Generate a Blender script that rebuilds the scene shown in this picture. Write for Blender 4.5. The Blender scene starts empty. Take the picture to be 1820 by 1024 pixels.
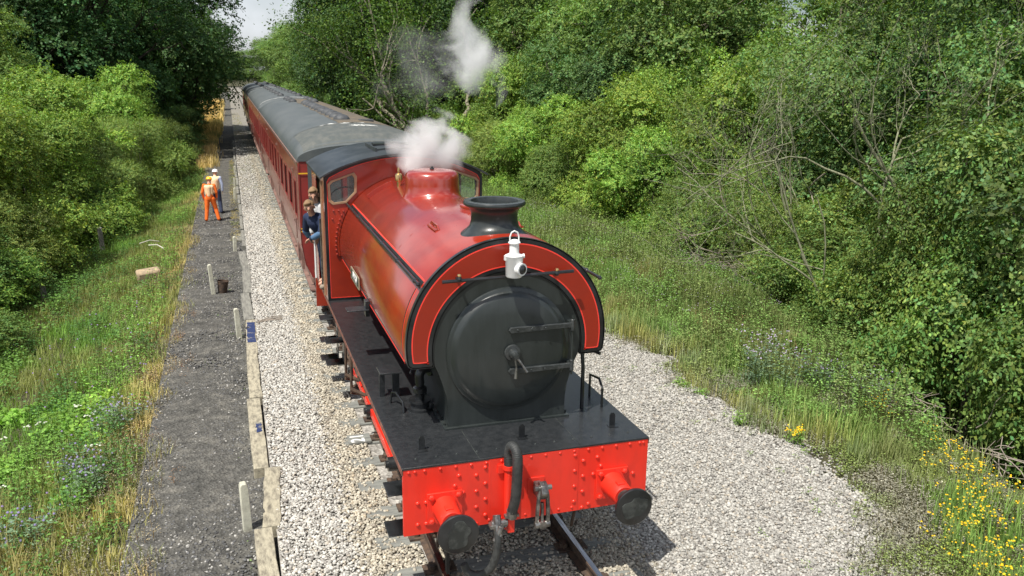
import bpy, bmesh, math, random
import numpy as np
from mathutils import Vector, Matrix
from mathutils.geometry import tessellate_polygon
C = bpy.context.scene.collection
R = math.radians
PI = math.pi
sc = bpy.context.scene

# ------------------------------------------------------------------ camera
CAM = np.array([-2.5613, -7.1007, 4.999]); YAW, PITCH, ROLL, FPX = .3186, .2493, .0143, 1507.5
fw = Vector((math.sin(YAW)*math.cos(PITCH), math.cos(YAW)*math.cos(PITCH), -math.sin(PITCH)))
rt = Vector((math.cos(YAW), -math.sin(YAW), 0)); upv = rt.cross(fw)
r2 = rt*math.cos(ROLL)+upv*math.sin(ROLL); u2 = upv*math.cos(ROLL)-rt*math.sin(ROLL)
cam = bpy.data.cameras.new('camera'); camo = bpy.data.objects.new('camera', cam); C.objects.link(camo)
m4 = Matrix.Identity(4)
for i in range(3):
    m4[i][0] = r2[i]; m4[i][1] = u2[i]; m4[i][2] = -fw[i]; m4[i][3] = CAM[i]
camo.matrix_world = m4
cam.sensor_width = 36; cam.lens = FPX/1820*36; cam.clip_end = 2000; cam.clip_start = .1
sc.camera = camo

# ------------------------------------------------------------------ light
SUN = Vector((-.67, -.46, 1.6)).normalized()
elev = math.asin(SUN.z); azim = math.atan2(SUN.x, SUN.y)
w = bpy.data.worlds.new("World"); sc.world = w; w.use_nodes = True
nt = w.node_tree; nt.nodes.clear()
sky = nt.nodes.new('ShaderNodeTexSky'); sky.sky_type = 'NISHITA'; sky.sun_disc = False
sky.sun_elevation = elev; sky.sun_rotation = azim; sky.dust_density = 1.5
bg = nt.nodes.new('ShaderNodeBackground'); bg.inputs[1].default_value = .085
mixc = nt.nodes.new('ShaderNodeMixRGB'); tc = nt.nodes.new('ShaderNodeTexCoord')
nz = nt.nodes.new('ShaderNodeTexNoise'); nz.inputs['Scale'].default_value = 2.6; nz.inputs['Detail'].default_value = 7
rp = nt.nodes.new('ShaderNodeValToRGB'); rp.color_ramp.elements[0].position = .45; rp.color_ramp.elements[1].position = .6
nt.links.new(tc.outputs['Generated'], nz.inputs['Vector']); nt.links.new(nz.outputs['Fac'], rp.inputs[0])
nt.links.new(rp.outputs[0], mixc.inputs[0]); nt.links.new(sky.outputs[0], mixc.inputs[1]); mixc.inputs[2].default_value = (9.5, 9.9, 10.6, 1)
nt.links.new(mixc.outputs[0], bg.inputs[0])
wo = nt.nodes.new('ShaderNodeOutputWorld'); nt.links.new(bg.outputs[0], wo.inputs[0])
sl = bpy.data.lights.new('sun', 'SUN'); sl.energy = 5; sl.angle = R(.53); sl.color = (1, .955, .87)
so = bpy.data.objects.new('sun', sl); C.objects.link(so); so.rotation_euler = SUN.to_track_quat('Z', 'Y').to_euler()
sc.view_settings.view_transform = 'Standard'; sc.view_settings.look = 'None'; sc.view_settings.exposure = .25; sc.view_settings.gamma = 1
cy = sc.cycles
cy.max_bounces = 8; cy.diffuse_bounces = 3; cy.glossy_bounces = 3; cy.transmission_bounces = 4; cy.volume_bounces = 6; cy.transparent_max_bounces = 8
cy.volume_step_rate = 2; cy.volume_max_steps = 128
cy.use_denoising = True
try: cy.denoiser = 'OPENIMAGEDENOISE'
except Exception: pass
cy.sample_clamp_indirect = 4

# ------------------------------------------------------------------ materials
MATS = {}
def newmat(n):
    m = bpy.data.materials.new(n); m.use_nodes = True; m.node_tree.nodes.clear(); MATS[n] = m
    return m, m.node_tree
def N(nt, t, **kw):
    n = nt.nodes.new(t)
    for k, v in kw.items():
        if k in n.inputs.keys(): n.inputs[k].default_value = v
        else: setattr(n, k, v)
    return n
def paint(n, col, rough=.4, var=.12, scale=6, metal=0, coat=0, bump=.0, col2=None, lo=.4, hi=.62, detail=6, spec=.5, streak=None):
    """solid surface with noise between col and col2, rough variation, bump"""
    m, t = newmat(n); L = t.links.new
    p = N(t, 'ShaderNodeBsdfPrincipled'); o = N(t, 'ShaderNodeOutputMaterial'); L(p.outputs[0], o.inputs[0])
    tc = N(t, 'ShaderNodeTexCoord'); mp = N(t, 'ShaderNodeMapping'); L(tc.outputs['Object'], mp.inputs[0])
    oi = N(t, 'ShaderNodeObjectInfo'); vm = N(t, 'ShaderNodeVectorMath', operation='SCALE'); vm.inputs[0].default_value = (13, 17, 11); L(oi.outputs['Random'], vm.inputs['Scale']); L(vm.outputs[0], mp.inputs['Location'])
    if streak: mp.inputs['Scale'].default_value = streak
    nz = N(t, 'ShaderNodeTexNoise', Scale=scale, Detail=detail, Roughness=.62); L(mp.outputs[0], nz.inputs[0])
    rp = N(t, 'ShaderNodeValToRGB'); rp.color_ramp.elements[0].position = lo; rp.color_ramp.elements[1].position = hi
    if col2 is None: col2 = tuple(min(1, c*(1-var)) for c in col); col = tuple(min(1, c*(1+var)) for c in col)
    rp.color_ramp.elements[0].color = (*col, 1); rp.color_ramp.elements[1].color = (*col2, 1)
    L(nz.outputs['Fac'], rp.inputs[0]); L(rp.outputs[0], p.inputs['Base Color'])
    mr = N(t, 'ShaderNodeMapRange'); mr.inputs[3].default_value = max(.03, rough-.08); mr.inputs[4].default_value = rough+.12
    L(nz.outputs['Fac'], mr.inputs[0]); L(mr.outputs[0], p.inputs['Roughness'])
    p.inputs['Metallic'].default_value = metal; p.inputs['Coat Weight'].default_value = coat; p.inputs['Coat Roughness'].default_value = .12
    p.inputs['Specular IOR Level'].default_value = spec
    if bump:
        n2 = N(t, 'ShaderNodeTexNoise', Scale=scale*5, Detail=5); L(mp.outputs[0], n2.inputs[0])
        b = N(t, 'ShaderNodeBump', Strength=min(1, bump), Distance=.01*max(1, bump)); L(n2.outputs['Fac'], b.inputs['Height']); L(b.outputs[0], p.inputs['Normal'])
    return m
crimson = paint('crimson_paint', (.35, .026, .006), .3, scale=2.2, coat=.9, col2=(.28, .020, .006), bump=.12)
[n for n in crimson.node_tree.nodes if n.type == 'BSDF_PRINCIPLED'][0].inputs['Coat IOR'].default_value = 1.75
vermil = paint('vermilion_paint', (.80, .032, .014), .42, scale=3, coat=.25, col2=(.66, .028, .014), lo=.45, hi=.75, streak=(2, 2, .6))
lining = paint('lining_red', (.95, .06, .04), .4, var=.03)
blackp = paint('black_paint', (.010, .011, .012), .33, scale=5, col2=(.022, .024, .026), coat=.3)
plate_blk = paint('footplate_black', (.016, .018, .020), .34, scale=16, col2=(.034, .036, .038), coat=.2, lo=.35, hi=.8, bump=.25, detail=10)
smoke_blk = paint('smokebox_black', (.020, .025, .024), .36, scale=3.5, col2=(.030, .036, .035), coat=.3, lo=.35, hi=.7, bump=.08, streak=(3, 3, .6))
greasy = paint('greasy_steel', (.022, .026, .025), .35, scale=9, col2=(.06, .066, .062), lo=.45, hi=.6)
steel = paint('bare_steel', (.30, .295, .28), .32, scale=14, metal=.8, col2=(.11, .105, .10))
rust = paint('rusty_steel', (.11, .07, .045), .8, scale=12, col2=(.05, .035, .028), bump=.5)
railtop = paint('polished_rail', (.62, .60, .58), .22, scale=10, metal=1, col2=(.4, .36, .33), streak=(4, .3, 1))
brass = paint('brass', (.75, .50, .22), .25, metal=1, scale=8)
tan = paint('window_frame_brass', (.42, .28, .17), .4, metal=.3, scale=8)
whitep = paint('white_enamel', (.82, .82, .80), .35, var=.03, coat=.3)
rubber = paint('hose_rubber', (.022, .024, .024), .6, scale=20, col2=(.045, .047, .045), bump=.2)
roofblk = paint('cab_roof_paint', (.018, .022, .025), .42, scale=3, col2=(.04, .046, .05), coat=.1)
glassm, t = newmat('window_glass')
p = N(t, 'ShaderNodeBsdfPrincipled'); p.inputs['Base Color'].default_value = (.035, .045, .042, 1); p.inputs['Roughness'].default_value = .06
p.inputs['Alpha'].default_value = .72
o = N(t, 'ShaderNodeOutputMaterial'); t.links.new(p.outputs[0], o.inputs[0])
cabglass, t = newmat('cab_glass')
p = N(t, 'ShaderNodeBsdfPrincipled'); p.inputs['Base Color'].default_value = (.2, .25, .24, 1); p.inputs['Roughness'].default_value = .04; p.inputs['Alpha'].default_value = .25
o = N(t, 'ShaderNodeOutputMaterial'); t.links.new(p.outputs[0], o.inputs[0])
maroon = paint('coach_maroon', (.30, .040, .036), .3, scale=2.5, col2=(.23, .036, .030), coat=.45, streak=(1, .6, 2))
coachroof = paint('coach_roof_grey', (.072, .084, .086), .6, scale=1.6, col2=(.11, .12, .12), lo=.35, hi=.7, bump=.3, streak=(1, .5, 1))
roofend = paint('coach_roof_end', (.075, .085, .08), .7, scale=3.5, col2=(.13, .13, .115), lo=.42, hi=.72, bump=.4, streak=(2, 1, .5))
roofrust = paint('coach_roof_rust', (.15, .115, .075), .85, scale=3, col2=(.085, .078, .065), lo=.35, hi=.7, bump=.4, streak=(1, .3, 1))
flaking = paint('flaking_white', (.7, .7, .66), .7, scale=9, col2=(.35, .35, .33))
ventm = paint('roof_vent_grey', (.075, .08, .085), .6, scale=8, col2=(.04, .042, .045))
cream = paint('coach_cream', (.60, .46, .24), .35, var=.06, coat=.3)
umber = paint('coach_umber', (.035, .018, .012), .3, var=.2, coat=.4)
yellow = paint('lining_yellow', (.80, .46, .03), .4, var=.03)
underf = paint('underframe_grime', (.05, .042, .036), .85, scale=6, col2=(.025, .022, .02), bump=.3)
solebar = paint('dusty_solebar', (.26, .15, .12), .75, scale=4, col2=(.16, .095, .08), bump=.2)
sleepm = paint('sleeper_grey', (.24, .245, .22), .85, scale=7, col2=(.15, .155, .145), bump=.6, streak=(.5, 3, 3))
timber = paint('weathered_timber', (.42, .38, .28), .85, scale=5, col2=(.13, .115, .09), lo=.42, hi=.72, bump=.9, streak=(4, 1.4, 4))
timber2 = paint('grey_timber', (.26, .255, .22), .85, scale=4, col2=(.15, .145, .13), bump=.9, streak=(6, .8, 6))
bluepaint = paint('worn_blue_paint', (.02, .035, .11), .6, scale=6, col2=(.28, .26, .20), lo=.55, hi=.66)
concrete = paint('pale_concrete', (.58, .57, .46), .85, scale=12, col2=(.42, .41, .33), bump=.5)
bark_g = paint('green_grey_bark', (.17, .165, .10), .9, scale=9, col2=(.09, .085, .055), bump=1, streak=(3, 3, .8))
bark_p = paint('pale_bark', (.30, .27, .20), .9, scale=8, col2=(.15, .13, .09), bump=1, streak=(3, 3, .8))
bark_d = paint('dark_bark', (.07, .06, .042), .9, scale=8, col2=(.04, .034, .024), bump=1, streak=(3, 3, .8))
deadtw = paint('dead_twigs', (.34, .29, .24), .9, scale=10, col2=(.2, .17, .14))
stonem = paint('sandstone', (.45, .34, .21), .9, scale=9, col2=(.28, .22, .15), bump=1)
skin = paint('skin', (.58, .32, .22), .5, var=.05, scale=10)
def cloth(n, c, **k): return paint(n, c, .85, var=.12, scale=9, bump=.3, **k)
hivis = cloth('hi_vis_orange', (.95, .17, .02)); hivisl = cloth('hi_vis_pale', (.95, .62, .38)); denim = cloth('navy_trousers', (.03, .04, .08)); shirt = cloth('pale_blue_shirt', (.40, .46, .62))
navy = cloth('navy_jacket', (.012, .022, .06)); hairb = cloth('brown_hair', (.24, .15, .08)); hatw = paint('white_helmet', (.85, .85, .83), .35, var=.02); haty = paint('yellow_helmet', (.95, .52, .02), .35, var=.03)
greytr = cloth('grey_trousers', (.22, .21, .25)); boot = cloth('dark_boots', (.02, .018, .016)); greyj = cloth('light_jacket', (.5, .5, .5)); shoe = cloth('tan_shoe', (.32, .26, .2))

def colmat(n, rough=.55, trans=0.0, bump=0, spec=.35, bscale=20):
    """material whose own colour comes from the per-leaf / per-stone attribute Col"""
    m, t = newmat(n); L = t.links.new
    a = N(t, 'ShaderNodeAttribute'); a.attribute_name = 'Col'
    oi = N(t, 'ShaderNodeObjectInfo'); hs = N(t, 'ShaderNodeHueSaturation')
    mr = N(t, 'ShaderNodeMapRange'); mr.inputs[3].default_value = .485 if trans else .5; mr.inputs[4].default_value = .508 if trans else .5
    L(oi.outputs['Random'], mr.inputs[0]); L(mr.outputs[0], hs.inputs['Hue']); L(a.outputs['Color'], hs.inputs['Color'])
    p = N(t, 'ShaderNodeBsdfPrincipled'); p.inputs['Roughness'].default_value = rough; p.inputs['Specular IOR Level'].default_value = spec
    L(hs.outputs[0], p.inputs['Base Color']); o = N(t, 'ShaderNodeOutputMaterial')
    if bump:
        tc = N(t, 'ShaderNodeTexCoord'); nz = N(t, 'ShaderNodeTexNoise', Scale=bscale, Detail=4); L(tc.outputs['Object'], nz.inputs[0])
        b = N(t, 'ShaderNodeBump', Strength=bump, Distance=.01); L(nz.outputs['Fac'], b.inputs['Height']); L(b.outputs[0], p.inputs['Normal'])
    if trans:
        tr = N(t, 'ShaderNodeBsdfTranslucent'); mul = N(t, 'ShaderNodeMixRGB'); mul.blend_type = 'MULTIPLY'; mul.inputs[0].default_value = 1
        mul.inputs[2].default_value = (1.5, 1.6, .55, 1); L(hs.outputs[0], mul.inputs[1]); L(mul.outputs[0], tr.inputs[0])
        mx = N(t, 'ShaderNodeMixShader'); mx.inputs[0].default_value = trans; L(p.outputs[0], mx.inputs[1]); L(tr.outputs[0], mx.inputs[2]); L(mx.outputs[0], o.inputs[0])
    else: L(p.outputs[0], o.inputs[0])
    return m
leafm = colmat('leaf', .5, .26, 0, .16); stone_m = colmat('ballast_stone', .9, 0, .0, .2); grassm = colmat('grass_blade', .6, .25, 0, .2)

# ------------------------------------------------------------------ object helpers
def tag(o, label=None, cat=None, group=None, kind=None):
    if label: o['label'] = label
    if cat: o['category'] = cat
    if group: o['group'] = group
    if kind: o['kind'] = kind
    return o
def empty(name, loc=(0, 0, 0), rz=0, parent=None):
    o = bpy.data.objects.new(name, None); C.objects.link(o); o.location = loc; o.rotation_euler = (0, 0, rz)
    o.empty_display_size = .2
    if parent: o.parent = parent
    return o
def copy_tree(o, parent=None):
    c = o.copy(); C.objects.link(c)
    if parent: c.parent = parent
    for ch in [x for x in o.children]: copy_tree(ch, c)
    return c
class MB:
    def __init__(s): s.v = []; s.f = []; s.m = []; s.mi = 0
    def add(s, vs, fs):
        b = len(s.v); s.v += [tuple(x) for x in vs]; s.f += [tuple(i+b for i in f) for f in fs]; s.m += [s.mi]*len(fs); return s
    def box(s, x0, x1, y0, y1, z0, z1, M=None):
        vs = [Vector((x, y, z)) for z in (z0, z1) for y in (y0, y1) for x in (x0, x1)]
        if M: vs = [M @ v for v in vs]
        return s.add(vs, [(0, 2, 3, 1), (4, 5, 7, 6), (0, 1, 5, 4), (2, 6, 7, 3), (0, 4, 6, 2), (1, 3, 7, 5)])
    def tube(s, pts, rad, n=10, cap=True):
        pts = [Vector(p) for p in pts]
        if not hasattr(rad, '__len__'): rad = [rad]*len(pts)
        vs = []; up = None
        for i, p in enumerate(pts):
            d = (pts[min(i+1, len(pts)-1)]-pts[max(i-1, 0)]).normalized()
            if up is None: up = d.orthogonal().normalized()
            up = (up-d*up.dot(d)).normalized(); sd = d.cross(up)
            for k in range(n):
                a = 2*PI*k/n; vs.append(p+(up*math.cos(a)+sd*math.sin(a))*rad[i])
        fs = [(i*n+k, i*n+(k+1) % n, (i+1)*n+(k+1) % n, (i+1)*n+k) for i in range(len(pts)-1) for k in range(n)]
        if cap: fs += [tuple(range(n-1, -1, -1)), tuple(range((len(pts)-1)*n, len(pts)*n))]
        return s.add(vs, fs)
    def lathe(s, prof, c, axis='z', n=32, ang=(0, 2*PI), sx=1, cap=True):
        """prof: (r, h) list"""
        full = abs(ang[1]-ang[0]-2*PI) < 1e-4; m = n if full else n+1; vs = []
        for r, h in prof:
            for k in range(m):
                a = ang[0]+(ang[1]-ang[0])*k/n; x, y = r*math.cos(a), r*math.sin(a)
                if axis == 'z': q = (x, y, h)
                elif axis == 'y': q = (x, h, y)
                else: q = (h, x, y)
                vs.append((c[0]+q[0]*sx, c[1]+q[1], c[2]+q[2]))
        fs = []
        for i in range(len(prof)-1):
            for k in range(n):
                k2 = (k+1) % m; fs.append((i*m+k, i*m+k2, (i+1)*m+k2, (i+1)*m+k))
        if cap and full:
            if prof[0][0] > 1e-4: fs.append(tuple(range(m-1, -1, -1)))
            if prof[-1][0] > 1e-4: fs.append(tuple(range((len(prof)-1)*m, len(prof)*m)))
        return s.add(vs, fs)
    def sphere(s, c, r, n=12, sc=(1, 1, 1), zcut=-1):
        pr = []
        k = max(4, n//2)
        vs = []; a0 = math.asin(zcut)
        for i in range(k+1):
            a = a0+(PI/2-a0)*i/k
            for j in range(n):
                b = 2*PI*j/n; vs.append((c[0]+r*sc[0]*math.cos(a)*math.cos(b), c[1]+r*sc[1]*math.cos(a)*math.sin(b), c[2]+r*sc[2]*math.sin(a)))
        fs = [(i*n+j, i*n+(j+1) % n, (i+1)*n+(j+1) % n, (i+1)*n+j) for i in range(k) for j in range(n)]
        return s.add(vs, fs)
    def extrude(s, poly, holes, fn, t):
        """flat polygon (2d) with holes; fn(a,b,depth)->3d; thickness t"""
        loops = [poly]+list(holes); P3 = [[Vector((a, b, 0)) for a, b in l] for l in loops]
        tri = tessellate_polygon(P3); flat = [q for l in loops for q in l]; n = len(flat)
        vs = [fn(a, b, 0) for a, b in flat]+[fn(a, b, t) for a, b in flat]
        fs = [tuple(x) for x in tri]+[tuple(i+n for i in reversed(x)) for x in tri]
        o = 0
        for l in loops:
            k = len(l); fs += [(o+i, o+(i+1) % k, o+(i+1) % k+n, o+i+n) for i in range(k)]; o += k
        return s.add(vs, fs)
    def ring(s, A, B, fn, t):
        k = len(A); vs = [fn(*q, 0) for q in A]+[fn(*q, 0) for q in B]+[fn(*q, t) for q in A]+[fn(*q, t) for q in B]; fs = []
        for i in range(k):
            j = (i+1) % k
            fs += [(i, j, k+j, k+i), (2*k+i, 3*k+i, 3*k+j, 2*k+j), (i, 2*k+i, 2*k+j, j), (k+i, k+j, 3*k+j, 3*k+i)]
        return s.add(vs, fs)
    def build(s, name, mats, parent=None, loc=None, smooth=35, bevel=0, weld=True):
        me = bpy.data.meshes.new(name); bm = bmesh.new()
        bv = [bm.verts.new(v) for v in s.v]
        for f, mi in zip(s.f, s.m):
            try:
                q = bm.faces.new([bv[i] for i in f]); q.material_index = mi
            except ValueError: pass
        if weld: bmesh.ops.remove_doubles(bm, verts=bm.verts, dist=1e-5)
        bmesh.ops.recalc_face_normals(bm, faces=bm.faces)
        for f in bm.faces: f.smooth = smooth > 0
        if smooth:
            for e in bm.edges:
                if len(e.link_faces) == 2 and e.calc_face_angle(0) > R(smooth): e.smooth = False
        bm.to_mesh(me); bm.free()
        for m in (mats if isinstance(mats, (list, tuple)) else [mats]): me.materials.append(m)
        o = bpy.data.objects.new(name, me); C.objects.link(o)
        if parent: o.parent = parent
        if loc: o.location = loc
        if bevel:
            b = o.modifiers.new('bevel', 'BEVEL'); b.width = bevel; b.segments = 2; b.limit_method = 'ANGLE'; b.angle_limit = R(40)
        return o
def npmesh(name, V, F, col=None, mat=None, smooth=False, parent=None, link=True):
    """V (n,3), F (m,k) equal-size faces"""
    me = bpy.data.meshes.new(name); n, (m, k) = len(V), F.shape
    me.vertices.add(n); me.vertices.foreach_set('co', np.ascontiguousarray(V, dtype=np.float32).ravel())
    me.loops.add(m*k); me.loops.foreach_set('vertex_index', np.ascontiguousarray(F, dtype=np.int32).ravel())
    me.polygons.add(m); me.polygons.foreach_set('loop_start', np.arange(0, m*k, k, dtype=np.int32)); me.polygons.foreach_set('loop_total', np.full(m, k, dtype=np.int32))
    if smooth: me.polygons.foreach_set('use_smooth', np.ones(m, dtype=bool))
    me.update(calc_edges=True)
    if col is not None:
        a = me.attributes.new('Col', 'FLOAT_COLOR', 'POINT'); c4 = np.ones((n, 4), dtype=np.float32); c4[:, :3] = col; a.data.foreach_set('color', c4.ravel())
    if mat: me.materials.append(mat)
    if not link: return me
    o = bpy.data.objects.new(name, me); C.objects.link(o)
    if parent: o.parent = parent
    return o
rng = np.random.default_rng(7)
def vnoise(x, y, s, seed=0):
    """cheap smooth value noise, vectorised"""
    x = np.asarray(x, dtype=float)/s; y = np.asarray(y, dtype=float)/s; xi = np.floor(x); yi = np.floor(y); fx = x-xi; fy = y-yi; fx = fx*fx*(3-2*fx); fy = fy*fy*(3-2*fy)
    def h(a, b):
        q = np.sin(a*127.1+b*311.7+seed*74.7)*43758.5453; return q-np.floor(q)
    return (h(xi, yi)*(1-fx)+h(xi+1, yi)*fx)*(1-fy)+(h(xi, yi+1)*(1-fx)+h(xi+1, yi+1)*fx)*fy

# ------------------------------------------------------------------ terrain
def bedge(y): return np.interp(y, [-6, -3, -1.5, -.5, .8, 3, 8, 40, 60, 300], [1.9, 2.4, 3.1, 3.75, 4.72, 4.85, 4.8, 4.6, 3.4, 3.0])+.75*(vnoise(y, y*0, .8, 61)-.5)+.25*(vnoise(y, y*0, .25, 66)-.5)
def xedge(y): return np.interp(y, [-3, 1, 3, 7, 12, 20, 40], [6.4, 6.6, 7.0, 8.3, 9.2, 8.6, 7.5])
def ground_h(x, y):
    x = np.asarray(x, dtype=float); y = np.asarray(y, dtype=float)
    left = np.interp(x, [-60, -14, -9, -6, -4.6, -3.8, -2.6, -2.4], [-1.6, -2.0, -1.75, -1.05, -.6, -.36, -.34, -.3])
    xe = xedge(y); d = x-xe
    right = np.where(d > 0, -.32-np.interp(d, [0, .5, 3, 6, 40], [0, .15, 1.7, 2.1, 1.2]), -.26-.06*np.clip((x-4.9)/2, 0, 1))
    z = np.where(x < -2.4, left, np.where(x > 4.9, right, np.where(x > bedge(y)-.3, -.235, -.30)))
    und = (vnoise(x, y, 1.7)-.5)*.16+(vnoise(x, y, .5, 3)-.5)*.05
    amt = np.clip((-3.9-x)/1.0, 0, 1)+np.clip((x-5.2)/1.0, 0, 1)
    far = np.clip((y-75)/60, 0, 1)
    z = z+und*amt
    return z*(1-far)+(-.3)*far
def grid(name, xs, ys, hf, mat, kind='structure'):
    X, Y = np.meshgrid(xs, ys); Z = hf(X, Y); V = np.stack([X, Y, Z], -1).reshape(-1, 3); nx = len(xs); ny = len(ys)
    i = np.arange((ny-1)*(nx-1)); a = (i//(nx-1))*nx+i % (nx-1); F = np.stack([a, a+1, a+nx+1, a+nx], 1)
    o = npmesh(name, V, F, None, mat, True); o['kind'] = kind; return o
def soilmat(n, cols, scale, bump, rough=.95, s2=40):
    m, t = newmat(n); L = t.links.new
    p = N(t, 'ShaderNodeBsdfPrincipled', Roughness=rough); o = N(t, 'ShaderNodeOutputMaterial'); L(p.outputs[0], o.inputs[0]); p.inputs['Specular IOR Level'].default_value = .2
    tc = N(t, 'ShaderNodeTexCoord'); nz = N(t, 'ShaderNodeTexNoise', Scale=scale, Detail=8, Roughness=.7); L(tc.outputs['Object'], nz.inputs[0])
    rp = N(t, 'ShaderNodeValToRGB'); cr = rp.color_ramp
    for i, (ps, c) in enumerate(cols):
        e = cr.elements[i] if i < 2 else cr.elements.new(ps)
        e.position = ps; e.color = (*c, 1)
    L(nz.outputs['Fac'], rp.inputs[0])
    vo = N(t, 'ShaderNodeTexVoronoi', Scale=s2); L(tc.outputs['Object'], vo.inputs[0])
    mx = N(t, 'ShaderNodeMixRGB'); mx.blend_type = 'OVERLAY'; mx.inputs[0].default_value = .45; L(rp.outputs[0], mx.inputs[1]); bw = N(t, 'ShaderNodeRGBToBW'); L(vo.outputs['Color'], bw.inputs[0]); L(bw.outputs[0], mx.inputs[2])
    hs = N(t, 'ShaderNodeHueSaturation'); hs.inputs['Saturation'].default_value = 1; L(mx.outputs[0], hs.inputs['Color']); L(hs.outputs[0], p.inputs['Base Color'])
    b = N(t, 'ShaderNodeBump', Strength=bump, Distance=.03); L(vo.outputs['Distance'], b.inputs['Height']); L(b.outputs[0], p.inputs['Normal'])
    return m
soil = soilmat('verge_soil', [(.35, (.045, .042, .026)), (.6, (.10, .095, .05)), (.75, (.07, .11, .035))], 1.2, .6)
bal_m = soilmat('ballast_bed', [(.3, (.27, .255, .23)), (.6, (.40, .38, .345))], 3, 1, s2=17)
t_ = bal_m.node_tree; pb_ = [n for n in t_.nodes if n.type == 'BSDF_PRINCIPLED'][0]; src = pb_.inputs['Base Color'].links[0].from_socket
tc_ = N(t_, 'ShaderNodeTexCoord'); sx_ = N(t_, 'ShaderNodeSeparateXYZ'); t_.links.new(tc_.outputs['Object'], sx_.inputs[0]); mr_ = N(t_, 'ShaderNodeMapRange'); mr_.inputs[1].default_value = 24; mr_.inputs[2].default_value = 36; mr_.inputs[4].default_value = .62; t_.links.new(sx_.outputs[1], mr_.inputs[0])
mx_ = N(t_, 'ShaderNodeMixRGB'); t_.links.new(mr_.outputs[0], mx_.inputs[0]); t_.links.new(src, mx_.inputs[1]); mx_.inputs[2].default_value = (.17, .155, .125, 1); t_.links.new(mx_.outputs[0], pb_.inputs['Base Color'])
cinder = soilmat('cinder', [(.3, (.060, .059, .054)), (.5, (.105, .102, .092)), (.72, (.19, .18, .155))], 3.2, .8, s2=30)
grid('ground', np.concatenate([np.linspace(-400, -45, 12), np.linspace(-40, -14, 14), np.arange(-13.5, 16, .25), np.linspace(17, 45, 15), np.linspace(55, 400, 12)]),
     np.concatenate([np.linspace(-60, -8, 8), np.arange(-6, 30, .25), np.arange(31, 120, 2), np.linspace(125, 600, 15)]), ground_h, soil)
BX0, BX1 = -2.35, 5.0
def bal_h(x, y):
    e = np.clip((x-bedge(y)+.1)/.5, 0, 1)
    return -.185-.24*e+(vnoise(x, y, .9, 5)-.5)*.03*np.clip((np.abs(x)-1.2), 0, 1)
def bed_edge(x, y): return bal_h(x, y)-.0
grid('trackbed', np.linspace(BX0, BX1, 50), np.concatenate([np.arange(-6, 40, .3), np.arange(40, 260, 3)]), bal_h, bal_m)
grid('cinder_path', np.linspace(-4.0, -2.3, 20), np.concatenate([np.arange(-6, 40, .25), np.arange(40, 200, 3)]),
     lambda x, y: -.29+(vnoise(x, y, .8, 9)-.5)*.05-.02*np.clip((-3.7-x), 0, 1)*3, cinder)

# ------------------------------------------------------------------ loose stones (nobody could count them)
def ico():
    g = (1+5**.5)/2; v = np.array([(-1, g, 0), (1, g, 0), (-1, -g, 0), (1, -g, 0), (0, -1, g), (0, 1, g), (0, -1, -g), (0, 1, -g), (g, 0, -1), (g, 0, 1), (-g, 0, -1), (-g, 0, 1)])/math.sqrt(1+g*g)
    f = np.array([(0, 11, 5), (0, 5, 1), (0, 1, 7), (0, 7, 10), (0, 10, 11), (1, 5, 9), (5, 11, 4), (11, 10, 2), (10, 7, 6), (7, 1, 8), (3, 9, 4), (3, 4, 2), (3, 2, 6), (3, 6, 8), (3, 8, 9), (4, 9, 5), (2, 4, 11), (6, 2, 10), (8, 6, 7), (9, 8, 1)])
    return v, f
def rotmats(n, full=True):
    q = rng.normal(size=(n, 4)); q /= np.linalg.norm(q, axis=1)[:, None]; w_, x, y, z = q.T
    return np.stack([1-2*(y*y+z*z), 2*(x*y-z*w_), 2*(x*z+y*w_), 2*(x*y+z*w_), 1-2*(x*x+z*z), 2*(y*z-x*w_), 2*(x*z-y*w_), 2*(y*z+x*w_), 1-2*(x*x+y*y)], 1).reshape(n, 3, 3)
def stones(name, P, size, col, label):
    v, f = ico(); n = len(P)
    T = v[None]*(1+rng.normal(0, .16, (n, 12, 1))); T = T*rng.uniform(.55, 1.15, (n, 1, 3))
    T = np.einsum('nij,nkj->nki', rotmats(n), T); T[:, :, 2] *= .75
    V = (T*size[:, None, None]+P[:, None, :]).reshape(-1, 3); F = (f[None]+(np.arange(n)*12)[:, None, None]).reshape(-1, 3)
    o = npmesh(name, V, F, np.repeat(col, 12, axis=0), stone_m); tag(o, label, 'stones', kind='stuff'); return o
def stonecols(n, X=None):
    b = rng.uniform(.28, .60, (n, 1))*np.array([[1, .965, .88]])
    if X is not None: b *= np.where(X > 1, .88, 1.08)[:, None]
    k = rng.random(n); b[k < .12] *= np.array([.62, .60, .60]); b[(k > .12) & (k < .2)] *= np.array([.95, .88, .80]); b[k > .93] *= 1.1
    return np.clip(b, 0, .66)
def scatter_bal(x0, x1, y0, y1, dens, smin=.011, smax=.029):
    n = int((x1-x0)*(y1-y0)*dens); x = rng.uniform(x0, x1, n); y = rng.uniform(y0, y1, n)
    ph = (y-.05) % .7; ph = np.minimum(ph, .7-ph); onsl = (np.abs(x) < 1.30) & (ph < .125)
    keep = ~onsl | (rng.random(n) < np.where(np.abs(x) > 1.15, .3, .1))
    keep &= ~(np.abs(np.abs(x)-.7525) < .09)
    x, y = x[keep], y[keep]; s = rng.uniform(smin, smax, len(x))
    z = bal_h(x, y)+rng.uniform(-.006, .02, len(x)); z += np.where((np.abs(x) < 1.3) & (ph[keep] >= .125), .018, 0)+np.where((x < -1.3), .02, 0)
    z = np.where(onsl[keep], -.148, z)
    return np.stack([x, y, z], 1), s
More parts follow.
